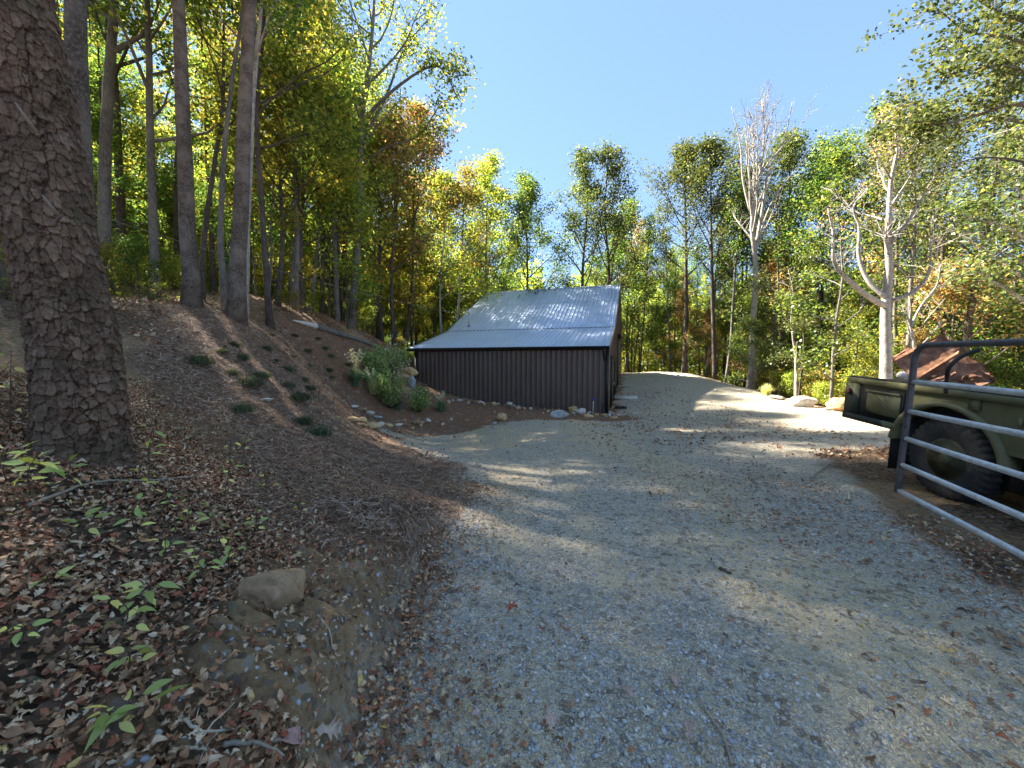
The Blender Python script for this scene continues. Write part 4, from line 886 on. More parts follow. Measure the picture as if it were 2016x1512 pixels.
def shrub(px, py, h, wr, label, seed, n=46, col='shrub', lsz=(.09, .14)):
    h *= 1.08; wr *= 1.1; p = hit(px, py); rg = np.random.default_rng(seed); r = empty("shrub", p, label, "shrub"); st = MB(); lf = MB(); C = []; D = []
    for k in range(n):
        a = rg.uniform(0, 6.28); rr_ = math.sqrt(rg.random())*wr; tp = np.array([math.cos(a)*rr_, math.sin(a)*rr_, h*(1-.45*(rr_/wr)**2)*rg.uniform(.6, 1.08)])
        path = smooth_path([[0, 0, 0], tp*[.55, .55, .45]+rg.normal(0, .02, 3), tp], 14); tube(st, path, np.linspace(.007, .003, 14), 4, False)
        for q in range(3, 14):
            for z in range(3): C.append(path[q]); dr = rg.normal(0, .6, 3)+[math.cos(a)*.3, math.sin(a)*.3, .75]; D.append(dr)
    C = np.array(C); D = np.array(D); D /= np.linalg.norm(D, axis=1)[:, None]; n_ = len(C); L = rg.uniform(*lsz, n_)[:, None]
    s = np.cross(D, rg.normal(0, 1, (n_, 3))); s /= np.linalg.norm(s, axis=1)[:, None]
    v = np.stack([C, C+D*L*.5+s*L*.16, C+D*L, C+D*L*.5-s*L*.16], 1); lf.add(v.reshape(-1, 3), np.arange(n_*4).reshape(-1, 4))
    st.build("stems", BARK['dark'], r, True); lf.build("foliage", LM[col], r)
shrub(825, 812, .95, .45, "lance-leaved green shrub in front of the shed's left end", 11)
shrub(768, 806, 1.35, .5, "taller lance-leaved shrub left of the one at the shed's corner", 12, 60)
shrub(733, 742, 1.15, .7, "bright-tipped green shrub at the back of the bed's left side", 13, 80)
shrub(765, 738, 1.3, .8, "dense dark shrub behind the boulder stack", 14, 90)
shrub(745, 768, .9, .6, "small shrub between the yellow grass and the dense dark shrub", 15, 60)
shrub(797, 712, .7, .7, "low shrub near the shed's back left under the eave", 16, 60)
shrub(1652, 800, .75, .6, "bright green leafy bush behind the trailer's tail", 17, 60, 'seedling')
tuft = None
TP = [(485, 816, 1.2), (500, 758, 1.2), (592, 792, 1), (602, 830, 1.3), (628, 858, 1.1), (565, 735, .7), (572, 700, .7), (600, 694, .8), (632, 692, .6), (484, 705, .9), (520, 745, .8), (545, 718, .7), (610, 720, .7), (650, 706, .6), (598, 745, .8), (562, 762, .8),
      (640, 735, .7), (470, 680, .8), (530, 690, .7), (690, 725, .6), (612, 765, .9), (580, 665, .6), (455, 742, .9), (530, 660, .6), (620, 672, .5), (430, 690, .8), (660, 745, .6), (400, 720, .9)]
for k, (px, py, s_) in enumerate(TP):
    p = hit(px+((k*53) % 17)-8, py+((k*29) % 11)-5)
    if tuft is None:
        rg = np.random.default_rng(77); mb = MB(); blades(mb, rg, 300, .24, .2, .006, .4, .09); c = rg.normal(0, 1, (1300, 3))*[.11, .11, .06]+[0, 0, .10]; leaf_cloud(mb, rg, c, (.03, .06), .3, .14)
        o = mb.build("juniper_tuft", LM['juniper']); tuft = o
    else: o = tuft.copy(); COL.objects.link(o)
    o.location = Vector(p); v_ = .55+.6*((k*37) % 11)/11; o.scale = (s_*v_, s_*v_*.8, s_*v_*.75); o.rotation_euler = (0, 0, k*1.7)
    tag(o, "small dark green ground-cover tuft planted on the straw bank", "plant", "ground-cover tufts planted over the straw bank")
for lb, i in ():
    pass

# broadleaf seedlings in the near left
def leafshape(n=6):
    k = np.linspace(0, 1, n+1); w_ = np.sin(np.pi*k**.8)*.21*(1-.25*k); return k, w_
def big_leaf(mb, p, d, nrm, L, curl=.15):
    d = d/np.linalg.norm(d); s = np.cross(nrm, d); s /= np.linalg.norm(s); nn = np.cross(d, s); k, w_ = leafshape(); V = []
    for kk, ww in zip(k, w_):
        c = p + d*L*kk - nn*L*curl*kk**2*(1 if nn[2] > 0 else -1)
        V += [c - s*ww*L + nn*ww*L*.25, c, c + s*ww*L + nn*ww*L*.25]
    q = [];
    for i in range(len(k)-1): q += [[3*i, 3*i+1, 3*i+4, 3*i+3], [3*i+1, 3*i+2, 3*i+5, 3*i+4]]
    mb.add(V, q)
def seedling(px, py, lx, ly, n, L, label, seed, col='seedling', dl=None):
    """stem from the ground at (px,py) to the top at (lx,ly)"""
    rg = np.random.default_rng(seed); p = hit(px, py); d = p[1] if dl is None else dl
    top = P(lx, ly, d-.05); r = empty("seedling", p, label, "seedling"); st = MB(); lf = MB()
    path = smooth_path([p*0, (top-p)*[.4, .4, .55]+rg.normal(0, .015, 3), top-p], 16); tube(st, path, np.linspace(.0026, .0012, 16), 6)
    n += 2
    for k in range(n):
        t = .3 + .7*(k+.5)/n; c = path[int(t*15)]; a = k*2.3+rg.normal(0, .4); dr = np.array([math.cos(a), math.sin(a)*.7, rg.normal(.05, .2)])
        e_ = c+dr*L*rg.uniform(.2, .9); tube(st, [c, (c+e_)/2+[0, 0, .008], e_], .0012, 4, False)
        big_leaf(lf, e_, dr+rg.normal(0, .2, 3), np.array([rg.normal(0, .45), rg.normal(-.35, .4), 1]), L*1.15*rg.uniform(.6, 1.2), rg.uniform(.0, .4))
    st.build("stem", STEM, r, True); lf.build("foliage", LM[col], r, True)
STEM = plain("stem_brown", (.10, .07, .05), .7)
for k, a in enumerate([
  (60, 985, 75, 890, 9, .085, "leafy seedling in front of the big pine's foot"), (15, 960, 25, 880, 6, .075, "seedling at the left edge near the big pine's foot"), (20, 850, 22, 690, 9, .06, "tall yellowing seedling left of the big pine"), (125, 960, 140, 905, 4, .07, "short green seedling touching the big pine's bark"),
  (295, 930, 305, 830, 7, .055, "yellow-tipped seedling right against the big pine's root"), (275, 985, 280, 915, 4, .06, "low seedling at the right foot of the big pine"), (440, 985, 455, 865, 7, .05, "upright seedling on the bank with small yellow-green leaves"), (535, 970, 520, 930, 4, .06, "two-leaved pale seedling at the edge of the straw"),
  (425, 1090, 415, 1000, 8, .05, "bushy yellow-green seedling among the dead leaves"), (370, 1075, 380, 980, 6, .045, "thin seedling left of the bushy one"), (270, 1060, 265, 980, 5, .06, "seedling with large drooping yellow leaves below the pine"), (450, 1130, 460, 1050, 5, .045, "seedling with folded leaves below the bushy one"),
  (220, 1290, 215, 1170, 7, .045, "trailing green seedling in the near leaves"), (300, 1200, 295, 1150, 6, .06, "broad green-leaved seedling low in the litter"), (590, 1010, 582, 990, 3, .045, "tiny seedling at the straw's lower edge"), (110, 1160, 100, 1130, 2, .05, "tiny pale-leaved seedling far left in the litter"),
  (330, 1010, 335, 960, 5, .05, "small seedling with upright yellow leaves right of the low root seedling"), (385, 1150, 390, 1085, 6, .05, "yellow-leaved seedling between the bushy one and the stone"), (330, 1110, 325, 1050, 5, .045, "seedling with pale leaves left of the bushy yellow-green one"),
  (500, 1060, 505, 1005, 5, .045, "yellow seedling standing at the straw edge above the stone"), (150, 1070, 155, 1020, 5, .055, "light green seedling below the foot of the big pine"), (250, 1340, 245, 1280, 5, .045, "thin drooping seedling above the bottom left corner"), (480, 900, 490, 850, 5, .045, "small seedling in the straw right of the upright one"),
  (275, 1450, 280, 1400, 5, .06, "broad-leaved green seedling in the bottom left corner"), (40, 1290, 20, 1230, 4, .05, "green seedling cut by the left edge in the litter"), (205, 1460, 210, 1400, 4, .045, "yellow-green seedling left of the corner one")]):
    seedling(*a, seed=900+k)

# ------------------------------------------------------------------ litter, straw and pebbles (nobody could count them)
def frames(nrm, rg, tilt):
    n = len(nrm); nn = nrm + rg.normal(0, 1, (n, 3))*np.asarray(tilt).reshape(-1, 1); nn /= np.linalg.norm(nn, axis=1)[:, None]
    a = np.cross(nn, rg.normal(0, 1, (n, 3))); a /= np.linalg.norm(a, axis=1)[:, None]; b = np.cross(nn, a); return np.stack([a, b, nn], -1)
def scatter(mb, tv, tf, pos, R, scale, tri=False):
    v = np.einsum('nij,kj->nki', R, tv)*np.asarray(scale).reshape(-1, 1, 1) + pos[:, None, :]
    f = (tf[None] + np.arange(len(pos))[:, None, None]*len(tv)).reshape(-1, tf.shape[1])
    mb.add(v.reshape(-1, 3), None if tri else f, f if tri else None)
def leaf_template(kind, curl):
    if kind == 0: xs = [0, .1, .2, .3, .38, .5, .58, .7, .78, .9, 1.0]; hs = [.01, .02, .17, .08, .10, .30, .10, .26, .09, .13, .0]
    elif kind == 1: xs = [0, .15, .3, .45, .6, .75, .9, 1.0]; hs = [.01, .14, .22, .26, .25, .18, .08, .0]
    else: xs = [0, .12, .24, .3, .42, .5, .6, .68, .8, 1.0]; hs = [.01, .05, .33, .12, .42, .14, .2, .3, .08, .0]
    V = []
    for i, (x, h) in enumerate(zip(xs, hs)):
        z0 = curl*.35*math.sin(x*math.pi) + .03*math.sin(i*2.1); z1 = z0 + curl*h*1.2 + .02*math.sin(i*3.7)
        V += [[x-.5 + (.05 if h > .2 else 0), -h, z1], [x-.5, 0, z0], [x-.5 + (.05 if h > .2 else 0), h, z1*.9+.02]]
    q = []
    for i in range(len(xs)-1): q += [[3*i, 3*i+1, 3*i+4, 3*i+3], [3*i+1, 3*i+2, 3*i+5, 3*i+4]]
    return np.array(V), np.array(q)
m, nt_, out = newmat("dead_leaf"); g = G(nt_); geo = g.n("NewGeometry"); v = g.coord()
c = g.ramp(geo.outputs["Random Per Island"], [(0, (.08, .042, .022)), (.22, (.20, .11, .06)), (.42, (.32, .19, .105)), (.55, (.30, .08, .045)), (.66, (.46, .24, .12)), (.8, (.52, .38, .25)), (.97, (.62, .50, .37)), (1, (.55, .4, .1))])
c = g.mix(1.0, c, (1.12, 1.04, .90), 'MULTIPLY')
c = g.mix(g.ramp(g.noise(v, 45, 5, .65), [(.42, 0.0), (.72, .6)]), c, (.10, .055, .03)); g.bsdf(out, c, .62, spec=.3); M_DEAD = m
def litter():
    rg = np.random.default_rng(12); mb = MB()
    def sample(n, x0, x1, y0, y1, keep):
        x = rg.uniform(x0, x1, n); y = rg.uniform(y0, y1, n); sg, sm = zones(x, y); k = keep(x, y, sg, sm) > rg.random(n); return x[k], y[k]
    def dens_near(x, y, sg, sm):
        f = np.where(sg > 0, np.where(x < 1.5, np.exp(-sg/.24)*.8 + .008, .05+.4*sstep(1.3, 3.0, x)*(.5+.5*fbm(x, y, 88, 3, 1.3))), np.where(sm > 0, .07 + .25*np.exp(-sm/.3), .85))
        clump = .35 + .65*sstep(-.5, .4, fbm(x, y, 61, 3, 1.6))
        return f*clump*np.where((sg < 0) & (sg > -.5) & (y < 3.3) & (y > 1.2) & (x < 1), .22, 1)
    for (n, x0, x1, y0, y1, sc0, sc1, curl) in ((50000, -5, 4, .3, 6.5, .022, .056, 1), (130000, -5, .5, .3, 5, .014, .038, 1), (42000, -12, 9, 6.5, 22, .07, .12, 1)):
        x, y = sample(n, x0, x1, y0, y1, dens_near)
        kinds = rg.integers(0, 6, len(x))
        for kd in range(6):
            xx, yy = x[kinds == kd], y[kinds == kd]
            if not len(xx): continue
            tv, tf = leaf_template([0, 1, 1, 2, 0, 1][kd], [.3, -.4, .8, .5, -.5, .15][kd])
            n_ = normal_at(xx, yy); R = frames(n_, rg, rg.uniform(.05, .5, len(xx))); z = H(xx, yy) + rg.uniform(.004, .03, len(xx))
            scatter(mb, tv, tf, np.stack([xx, yy, z], -1), R, rg.uniform(sc0, sc1, len(xx)))
    tag(mb.build("dead_leaf_litter", M_DEAD, smooth=True), "dead brown and red leaves strewn over the bank and gravel edges", "leaves", kind="stuff")
litter()
def pebbles():
    rg = np.random.default_rng(13); mb = MB(); v, f = ICO1
    m, nt_, out = newmat("pebble"); g = G(nt_); geo = g.n("NewGeometry")
    c = g.ramp(geo.outputs["Random Per Island"], [(0, (.2, .195, .185)), (.35, (.40, .395, .38)), (.55, (.5, .49, .465)), (.7, (.38, .27, .16)), (.96, (.5, .46, .39)), (1, (.72, .68, .6))])
    g.bsdf(out, c, .85, normal=g.bump(g.noise(g.coord(), 160, 3), .4, .003), spec=.2)
    for (n, y0, y1, s0, s1) in ((46000, .7, 3.2, .003, .009), (17000, .7, 4.5, .007, .0165), (34000, 2.8, 9, .006, .014)):
        y = rg.uniform(y0, y1, n); x = rg.uniform(-1.35*1-.2, 1.35*1+.2, n)*np.maximum(y, 1.2); x = np.clip(x, -6, 6); sg, sm = zones(x, y)
        dens = np.where(sg > 0, .35+.65*sstep(-.3, .5, fbm(x, y, 71, 3, 1.1)), np.where((sg > -.45) & (y < 4), .09, .005)); k = dens > rg.random(n); x, y = x[k], y[k]; nn = len(x)
        for var in range(4):
            sel = np.arange(nn) % 4 == var; tv = v*np.array([1, rg.uniform(.65, .9), rg.uniform(.4, .65)])*(1+rg.normal(0, .13, (len(v), 1)))
            xx, yy = x[sel], y[sel]; R = frames(normal_at(xx, yy), rg, .25); s = rg.uniform(s0, s1, len(xx)); z = H(xx, yy)+s*.15
            scatter(mb, tv, f, np.stack([xx, yy, z], -1), R, s, True)
    tag(mb.build("loose_pebbles", m, smooth=False), "loose grey and tan pebbles scattered over the near gravel", "pebbles", kind="stuff")
pebbles()
def straw():
    rg = np.random.default_rng(14); mb = MB(); n = 130000
    y = 2.2 + rg.random(n)**1.4*11; x = rg.uniform(-8, .6, n); sg, sm = zones(x, y); k = (np.clip(.5+sm/.35, 0.02, 1) > rg.random(n)) & (sg < .15); x, y = x[k], y[k]; n = len(x)
    R = frames(normal_at(x, y), rg, .16); L = rg.uniform(.06, .16, n); z = H(x, y)+rg.uniform(.002, .022, n); wd = .0011+.0004*y
    a = R[:, :, 0]; b = R[:, :, 1]; nn = R[:, :, 2]; p = np.stack([x, y, z], -1); bend = rg.normal(0, .12, n)[:, None]*L[:, None]
    p0 = p-a*L[:, None]*.5; p2 = p+a*L[:, None]*.5; p1 = p+b*bend+nn*.004; w_ = wd[:, None]*b
    v = np.stack([p0-w_, p0+w_, p1+w_, p1-w_, p2+w_*.5, p2-w_*.5], 1); q = np.array([[0, 1, 2, 3], [3, 2, 4, 5]])
    mb.add(v.reshape(-1, 3), (q[None]+np.arange(n)[:, None, None]*6).reshape(-1, 4))
    m, nt_, out = newmat("pine_straw"); g = G(nt_); geo = g.n("NewGeometry")
    g.bsdf(out, g.ramp(geo.outputs["Random Per Island"], [(0, (.08, .042, .024)), (.4, (.22, .125, .075)), (.8, (.40, .26, .165)), (1, (.60, .46, .33))]), .7, spec=.3)
    tag(mb.build("pine_straw_needles", m), "reddish brown pine needles covering the bank", "pine straw", kind="stuff")
straw()

# single leaves, twigs, roots lying in the near foreground
for k, (px, py, L, kd, curl, col, lb) in enumerate([
  (1010, 1212, .085, 2, .9, (.40, .09, .045), "crumpled rust-red leaf in the middle of the gravel"), (1185, 1240, .075, 1, .5, (.30, .24, .16), "dull tan oval leaf right of the rust-red leaf"), (985, 1300, .075, 0, .3, (.45, .33, .25), "pinkish oak leaf on the left part of the near gravel"),
  (952, 1325, .05, 1, .7, (.17, .08, .07), "small dark purple leaf beside the pinkish oak leaf"), (1278, 1275, .07, 0, .6, (.45, .34, .27), "curled buff leaf right of the dull oval leaf"), (1085, 1435, .08, 2, .5, (.48, .33, .25), "light brown lobed leaf at the bottom middle"),
  (1278, 1412, .075, 2, .2, (.55, .52, .42), "pale cream oak leaf lying flat on the gravel"), (1233, 1370, .09, 0, .5, (.42, .28, .21), "thin-lobed brown leaf above the cream leaf"), (1292, 1355, .065, 2, .3, (.42, .35, .31), "grey-pink five-lobed leaf beside the thin-lobed one"),
  (1325, 1350, .09, 0, .5, (.5, .33, .24), "long orange-buff oak leaf left of the twig top"), (938, 1420, .05, 2, .4, (.5, .34, .3), "small pink lobed leaf near the bottom left gravel"), (1355, 1450, .10, 0, .6, (.42, .28, .22), "large brown leaf pair crossed by the twig's left side"),
  (1018, 1160, .05, 1, .8, (.12, .05, .03), "small dark brown leaf above the rust-red leaf"), (1095, 1133, .06, 1, .5, (.2, .13, .1), "brown leaf high in the middle of the near gravel"), (570, 1480, .10, 1, .4, (.38, .22, .18), "large mauve oval leaf at the bottom of the bank"), (645, 1460, .12, 0, .4, (.45, .34, .25), "large tan oak leaf at the bottom of the bank")]):
    p = hit(px, py); tv, tf = leaf_template(kd, curl); mb = MB(); rg = np.random.default_rng(k+40); n_ = normal_at(np.array([p[0]]), np.array([p[1]]))
    R = frames(n_, rg, .12)[0]; mb.add((tv @ R.T)*L, tf)
    # stalk
    mb2 = None
    a = R[:, 0]*L*-.5; tube(mb, [a, a-R[:, 0]*L*.25], .0012, 4)
    o = mb.build("fallen_leaf", plain("leaf_dead_%d" % k, col, .6, var=.35, scale=70), smooth=True); o.location = Vector(p+np.array([0, 0, .008+.03*L*3])); tag(o, lb, "leaf")
def stick(name, pxs, r0, r1, mat, label, cat, lift=.012, forks=0, seed=0):
    pts = np.array([hit(a, b) for a, b in pxs]); loc = pts[0].copy(); pts[:, 2] += lift; q = smooth_path(pts, 6*len(pts))-loc; rg = np.random.default_rng(seed); q = q+rg.normal(0, r0*.25, q.shape); mb = MB(); tube(mb, q, np.linspace(r0, r1, len(q)), 8)
    for k in range(forks):
        b = q[int(len(q)*(.3+.6*rg.random()))]; tube(mb, limb_pts(rg, b, rg.normal(0, 1, 3)*[1, 1, .1], .12, 5, 0, .25), np.linspace(r1*.9, r1*.35, 5), 6)
    o = mb.build(name, mat, smooth=True); o.location = Vector(loc); tag(o, label, cat)
TW = plain("twig_bark", (.30, .25, .18), .85, scale=40, bump=.4); TWP = plain("root_wood", (.48, .40, .28), .85, scale=40, bump=.4)
stick("twig", [(1366, 1355), (1392, 1410), (1420, 1455), (1442, 1510)], .0035, .006, TW, "long bare twig lying across the gravel at lower right", "twig", seed=1)
stick("twig", [(1346, 1276), (1392, 1262)], .002, .0015, TWP, "short straight straw-coloured twig on the gravel", "twig", seed=2)
stick("twig", [(1035, 1036), (1062, 1034)], .006, .004, TW, "short thick twig on the gravel near the sunlit patch", "twig", seed=3)
stick("stick", [(1595, 948), (1615, 930), (1645, 905)], .014, .006, TW, "pale broken stick in the leaves left of the gate", "stick", .04, 2, 4)
stick("stick", [(1670, 970), (1672, 985), (1668, 995)], .015, .01, TWP, "short grey wood piece in the leaves by the gate end", "stick", .02, 0, 5)
stick("exposed_root", [(362, 1450), (400, 1458), (450, 1452), (510, 1440)], .005, .003, TWP, "thin pale root along the bottom left dirt", "root", .015, 4, 6)
stick("exposed_root", [(440, 1475), (500, 1480), (555, 1478)], .008, .006, TW, "thicker grey root right of the thin pale root", "root", .015, 2, 7)
stick("exposed_root", [(335, 1490), (380, 1484), (430, 1495)], .005, .003, TWP, "pale root nearest the bottom edge", "root", .015, 2, 8)
stick("exposed_root", [(632, 1225), (650, 1255), (655, 1290)], .003, .002, TWP, "short pale root hanging on the cut dirt face", "root", .012, 2, 9)
stick("stick", [(60, 1010), (200, 960), (300, 955), (390, 945)], .009, .004, TW, "thin dark stick lying across the big pine's foot", "stick", .03, 3, 10)
stick("stick", [(1680, 1165), (1740, 1170), (1800, 1185)], .006, .003, TW, "thin dark stick in the leaves at the right", "stick", .012, 2, 12)
stick("bark_chip", [(1418, 1122), (1440, 1132)], .014, .008, plain("bark_chip_dark", (.10, .07, .05), .9), "dark bark chip on the right of the gravel", "bark chip", .008, 0, 11)

# ------------------------------------------------------------------ tube gate
def gate():
    Z0 = 3.35; d = np.array([-.306, -.952, -.02]); d /= np.linalg.norm(d)
    bot = P(1767, 965, Z0); lean = P(1802, 700, Z0-.03)-bot
    zs = [P(1767, y, Z0)[2]-bot[2] for y in (965, 915, 862, 808, 752, 680)]
    upv = lean/lean[2]
    root = empty("tube_gate", bot, "galvanised six-rail steel tube gate standing open at the right", "gate")
    m, nt_, out = newmat("galvanised_tube"); g = G(nt_); v = g.coord(); n1 = g.noise(v, 14, 6, .7); n2 = g.noise(v, 4, 3)
    c = g.ramp(n1, [(.3, (.42, .42, .42)), (.55, (.6, .6, .59)), (.75, (.74, .74, .73))]); c = g.mix(g.ramp(n2, [(.55, 0.0), (.75, .5)]), c, (.16, .13, .11))
    g.bsdf(out, c, .5, .35, g.bump(n1, .15, .005), .4); MG = m
    MGd = plain("gate_dark_tube", (.10, .09, .088), .55, .3, scale=20, bump=.2)
    L = 3.7; R = .12; top = zs[-1]
    # frame: end post, rounded corner, top rail, rounded corner, hinge post
    pts = [upv*0 - upv*.02]; pts += [upv*(top-R)*t for t in np.linspace(.1, 1, 6)]
    for a in np.linspace(.25, 1, 6)*math.pi/2: pts.append(upv*(top-R) + upv*R*math.sin(a) + d*R*(1-math.cos(a)))
    pts += [upv*top + d*s for s in np.linspace(R*1.5, L-R, 8)]
    for a in np.linspace(.2, 1, 6)*math.pi/2: pts.append(upv*(top-R) + d*(L-R) + upv*R*math.cos(a) + d*R*math.sin(a))
    pts += [d*L + upv*(top-R)*t for t in (.8, .4, 0)]
    mb = MB(); tube(mb, pts, .0235, 14); mb.build("frame", MGd, root, True)
    for z in zs[:-1]:
        mb = MB(); tube(mb, [upv*z + d*s + np.array([.0, 0, .004*math.sin(s*2.1+z*7)]) for s in np.linspace(.012, L-.01, 12)], .021, 14); mb.build("rail", MG, root, True)
    for z in zs[:-1]:
        mb = MB(); tube(mb, [upv*z + d*.018, upv*z + d*.034], [.026, .022], 12, False); mb.build("weld_collar", MGd, root, True)
    mb = MB()
    for q in range(5):
        c_ = upv*zs[3] + np.array([-.03, -.012, -.012-.034*q]); th_ = np.linspace(0, 2*math.pi, 13); a_ = (np.array([.3, .95, 0]) if q % 2 else np.array([.95, -.3, 0]))
        tube(mb, [c_ + a_*.011*math.cos(t) + np.array([0, 0, .021*math.sin(t)]) for t in th_], .0035, 6, False)
    mb.build("chain", MGd, root, True)
    # hinge post behind the camera
    p = bot + d*(L+.14); g_ = onground(p[0], p[1]); mb = MB(); tube(mb, [[0, 0, -.4], [0, 0, 1.9]], .09, 14); o = mb.build("gate_post", BARK['grey'], smooth=True); o.location = Vector(g_); tag(o, "round wooden gate post the tube gate hangs from", "post")
gate()

# ------------------------------------------------------------------ military cargo trailer
def trailer():
    x0 = 4.53; ax = math.atan2(.081, 1)
    WY = 4.4; org = np.array([x0+.081*WY, WY, 0.0]); org[2] = -.02
    root = empty("cargo_trailer", org, "olive drab military cargo trailer parked behind the gate", "trailer")
    tilt = math.radians(3.4); root.rotation_euler = (tilt, 0, -ax)
    m, nt_, out = newmat("olive_paint"); g = G(nt_); v = g.coord(); n1 = g.noise(v, 3, 5, .6); n2 = g.noise(v, 22, 6, .7); cam_ = g.noise(g.coord((1, 1, 1)), .9, 1)
    c = g.mix(g.ramp(n1, [(.35, 0.0), (.7, 1.0)]), (.115, .108, .05), (.18, .168, .088)); c = g.mix(g.ramp(n2, [(.58, 0.0), (.72, .55)]), c, (.045, .042, .028)); c = g.mix(g.ramp(cam_, [(.60, 0.0), (.62, 1.0)]), c, (.03, .032, .022))
    g.bsdf(out, c, .6, normal=g.bump(n2, .15, .01), spec=.3); MO = m
    MK = plain("black_parts_and_shade", (.012, .012, .012), .7, bump=.2); MTy = plain("tyre_rubber", (.03, .029, .028), .8, scale=30, bump=.5); MH = plain("hub_olive", (.075, .072, .04), .6)
    def pt(mb, nm, mat, par=root, smooth=False): o = mb.build(nm, mat, smooth=smooth); o.parent = par; return o
    Y0, Y1 = -2.6, 1.44; ZB, ZT, T = .70, 1.24, .035; HZ, AR_ = .47, .60; W = 1.75
    # side panel with wheel arch cut out (near side), as a strip with thickness
    def side(x, arch):
        ZT = 1.24 if x < .5 else 1.08
        ys = np.unique(np.concatenate([np.linspace(Y0, Y1, 12), np.linspace(-AR_, AR_, 41)])); zb = np.where(np.abs(ys) < AR_, HZ+np.sqrt(np.maximum(AR_**2-ys**2, 0)), ZB) if arch else np.full(len(ys), ZB)
        zb = np.maximum(zb, ZB); mb = MB(); n = len(ys)
        for xx in (x, x+T):
            v = np.concatenate([np.c_[np.full(n, xx), ys, zb], np.c_[np.full(n, xx), ys, np.full(n, ZT)]]); i = np.arange(n-1); mb.add(v, np.stack([i, i+1, i+1+n, i+n], -1))
        v = np.concatenate([np.c_[np.full(n, x), ys, zb], np.c_[np.full(n, x+T), ys, zb]]); i = np.arange(n-1); mb.add(v, np.stack([i, i+1, i+1+n, i+n], -1)); return mb
    body = pt(side(0, True), "side_panel", MO); pt(side(W, True), "side_panel", MO)
    mb = MB(); mb.box([W/2, Y0, (ZB+ZT)/2], (W, T, ZT-ZB)); mb.box([W/2, Y1-.02, (ZB+ZT)/2], (W, T, ZT-ZB)); pt(mb, "end_panel", MO)
    mb = MB(); mb.box([W/2+.02, (Y0+Y1)/2, ZB+.33], (W-.08, Y1-Y0-.08, .03)); pt(mb, "bed_floor", MK)
    # top rail
    mb = MB(); mb.box([-.025, (Y0+Y1)/2-.03, ZT+.0], (.06, Y1-Y0+.0, .075)); mb.box([W+.04, (Y0+Y1)/2, ZT-.16], (.06, Y1-Y0, .075)); pt(mb, "top_rail", MO)
    mb = MB(); mb.box([.0, (Y0+Y1)/2, ZT+.045], (.10, Y1-Y0-.1, .014)); pt(mb, "rubber_seal", MK)
    # end post with marker light
    mb = MB(); mb.box([-.018, Y1-.12, (ZB+ZT)/2-.035], (.05, .24, ZT-ZB-.03)); post = pt(mb, "end_post", MO)
    mb = MB(); tube(mb, [[-.045, Y1-.10, ZT-.17], [-.075, Y1-.10, ZT-.17]], .037, 20); lamp = pt(mb, "marker_light", MK, post, True)
    mb = MB(); tube(mb, [[-.07, Y1-.10, ZT-.17], [-.083, Y1-.10, ZT-.17], [-.09, Y1-.10, ZT-.17]], [.027, .025, .012], 20); pt(mb, "lens", plain("red_lens", (.30, .03, .03), .25, spec=.6), lamp, True)
    # storage box lid over a flat black sheet standing in for recess shade
    mb = MB(); mb.box([-.012, .86, (ZB+ZT)/2-.02], (.02, .68, ZT-ZB-.13)); rec = pt(mb, "recess_shade", MK)
    mb = MB(); mb.box([-.03, .80, (ZB+ZT)/2+.005], (.018, .50, .31)); mb.box([-.045, .80, (ZB+ZT)/2+.145], (.02, .51, .03)); 
    R = np.array([[1, 0, 0], [0, math.cos(.62), -math.sin(.62)], [0, math.sin(.62), math.cos(.62)]]); mb.box([-.041, .80, (ZB+ZT)/2-.01], (.006, .50, .008), R); pt(mb, "box_lid", MO, rec)
    mb = MB(); mb.box([-.03, 1.0, ZB+.01], (.07, .86, .08)); pt(mb, "bottom_sill", MO)
    # fender lip over wheel
    th = np.linspace(math.radians(8), math.radians(172), 30); mb = MB(); v = []
    for t in th:
        for xx, r_ in ((-.06, AR_+.0), (-.06, AR_+.05), (.10, AR_+.05), (.10, AR_)): v.append([xx, r_*math.cos(t), HZ+r_*math.sin(t)])
    q = []
    for i in range(len(th)-1):
        for k in range(4): q.append([4*i+k, 4*i+(k+1) % 4, 4*i+4+(k+1) % 4, 4*i+4+k])
    mb.add(v, q); pt(mb, "fender", MO, smooth=True)
    mb = MB(); mb.box([.55, 0, HZ+.42], (.9, .9, .34)); mb.box([.5, .55, HZ+.15], (.8, .05, .7)); mb.box([.8, -.9, .55], (1.3, .9, .5)); pt(mb, "wheel_well", MK)
    # small plates
    mb = MB(); mb.box([-.015, -.28, ZT-.09], (.03, .10, .13)); mb.box([-.02, -.28, ZT-.02], (.03, .14, .03)); pt(mb, "bracket", MO)
    mb = MB(); tube(mb, [[-.03, -.70, ZT-.16], [-.03, -.70, ZT-.25]], .015, 8); tube(mb, smooth_path([[-.02, -.73, ZT-.25], [-.05, -.70, ZT-.27], [-.02, -.67, ZT-.25]], 8), .008, 6); pt(mb, "lashing_hook", MO, smooth=True)
    # wheel
    def wheel(x):
        w_ = bpy.data.objects.new("wheel", None); COL.objects.link(w_); w_.parent = root; w_.location = (x, 0, HZ)
        prof = [(.0, .23), (-.02, .30), (-.03, .38), (-.015, .43), (.02, .465), (.20, .465), (.235, .43), (.25, .38), (.24, .30), (.22, .23)]
        n = 144; th = np.arange(n)/n*2*math.pi; v = []
        for k, t in enumerate(th):
            for j, (a, r_) in enumerate(prof):
                lug = (.010 if (k % 4) < 2 else -.012)*(1 if 2 < j < 7 else 0); v.append([a, (r_+lug)*math.cos(t), (r_+lug)*math.sin(t)])
        m_ = len(prof); q = [[k*m_+j, k*m_+j+1, ((k+1) % n)*m_+j+1, ((k+1) % n)*m_+j] for k in range(n) for j in range(m_-1)]
        mb = MB(); mb.add(v, q); pt(mb, "tyre", MTy, w_)
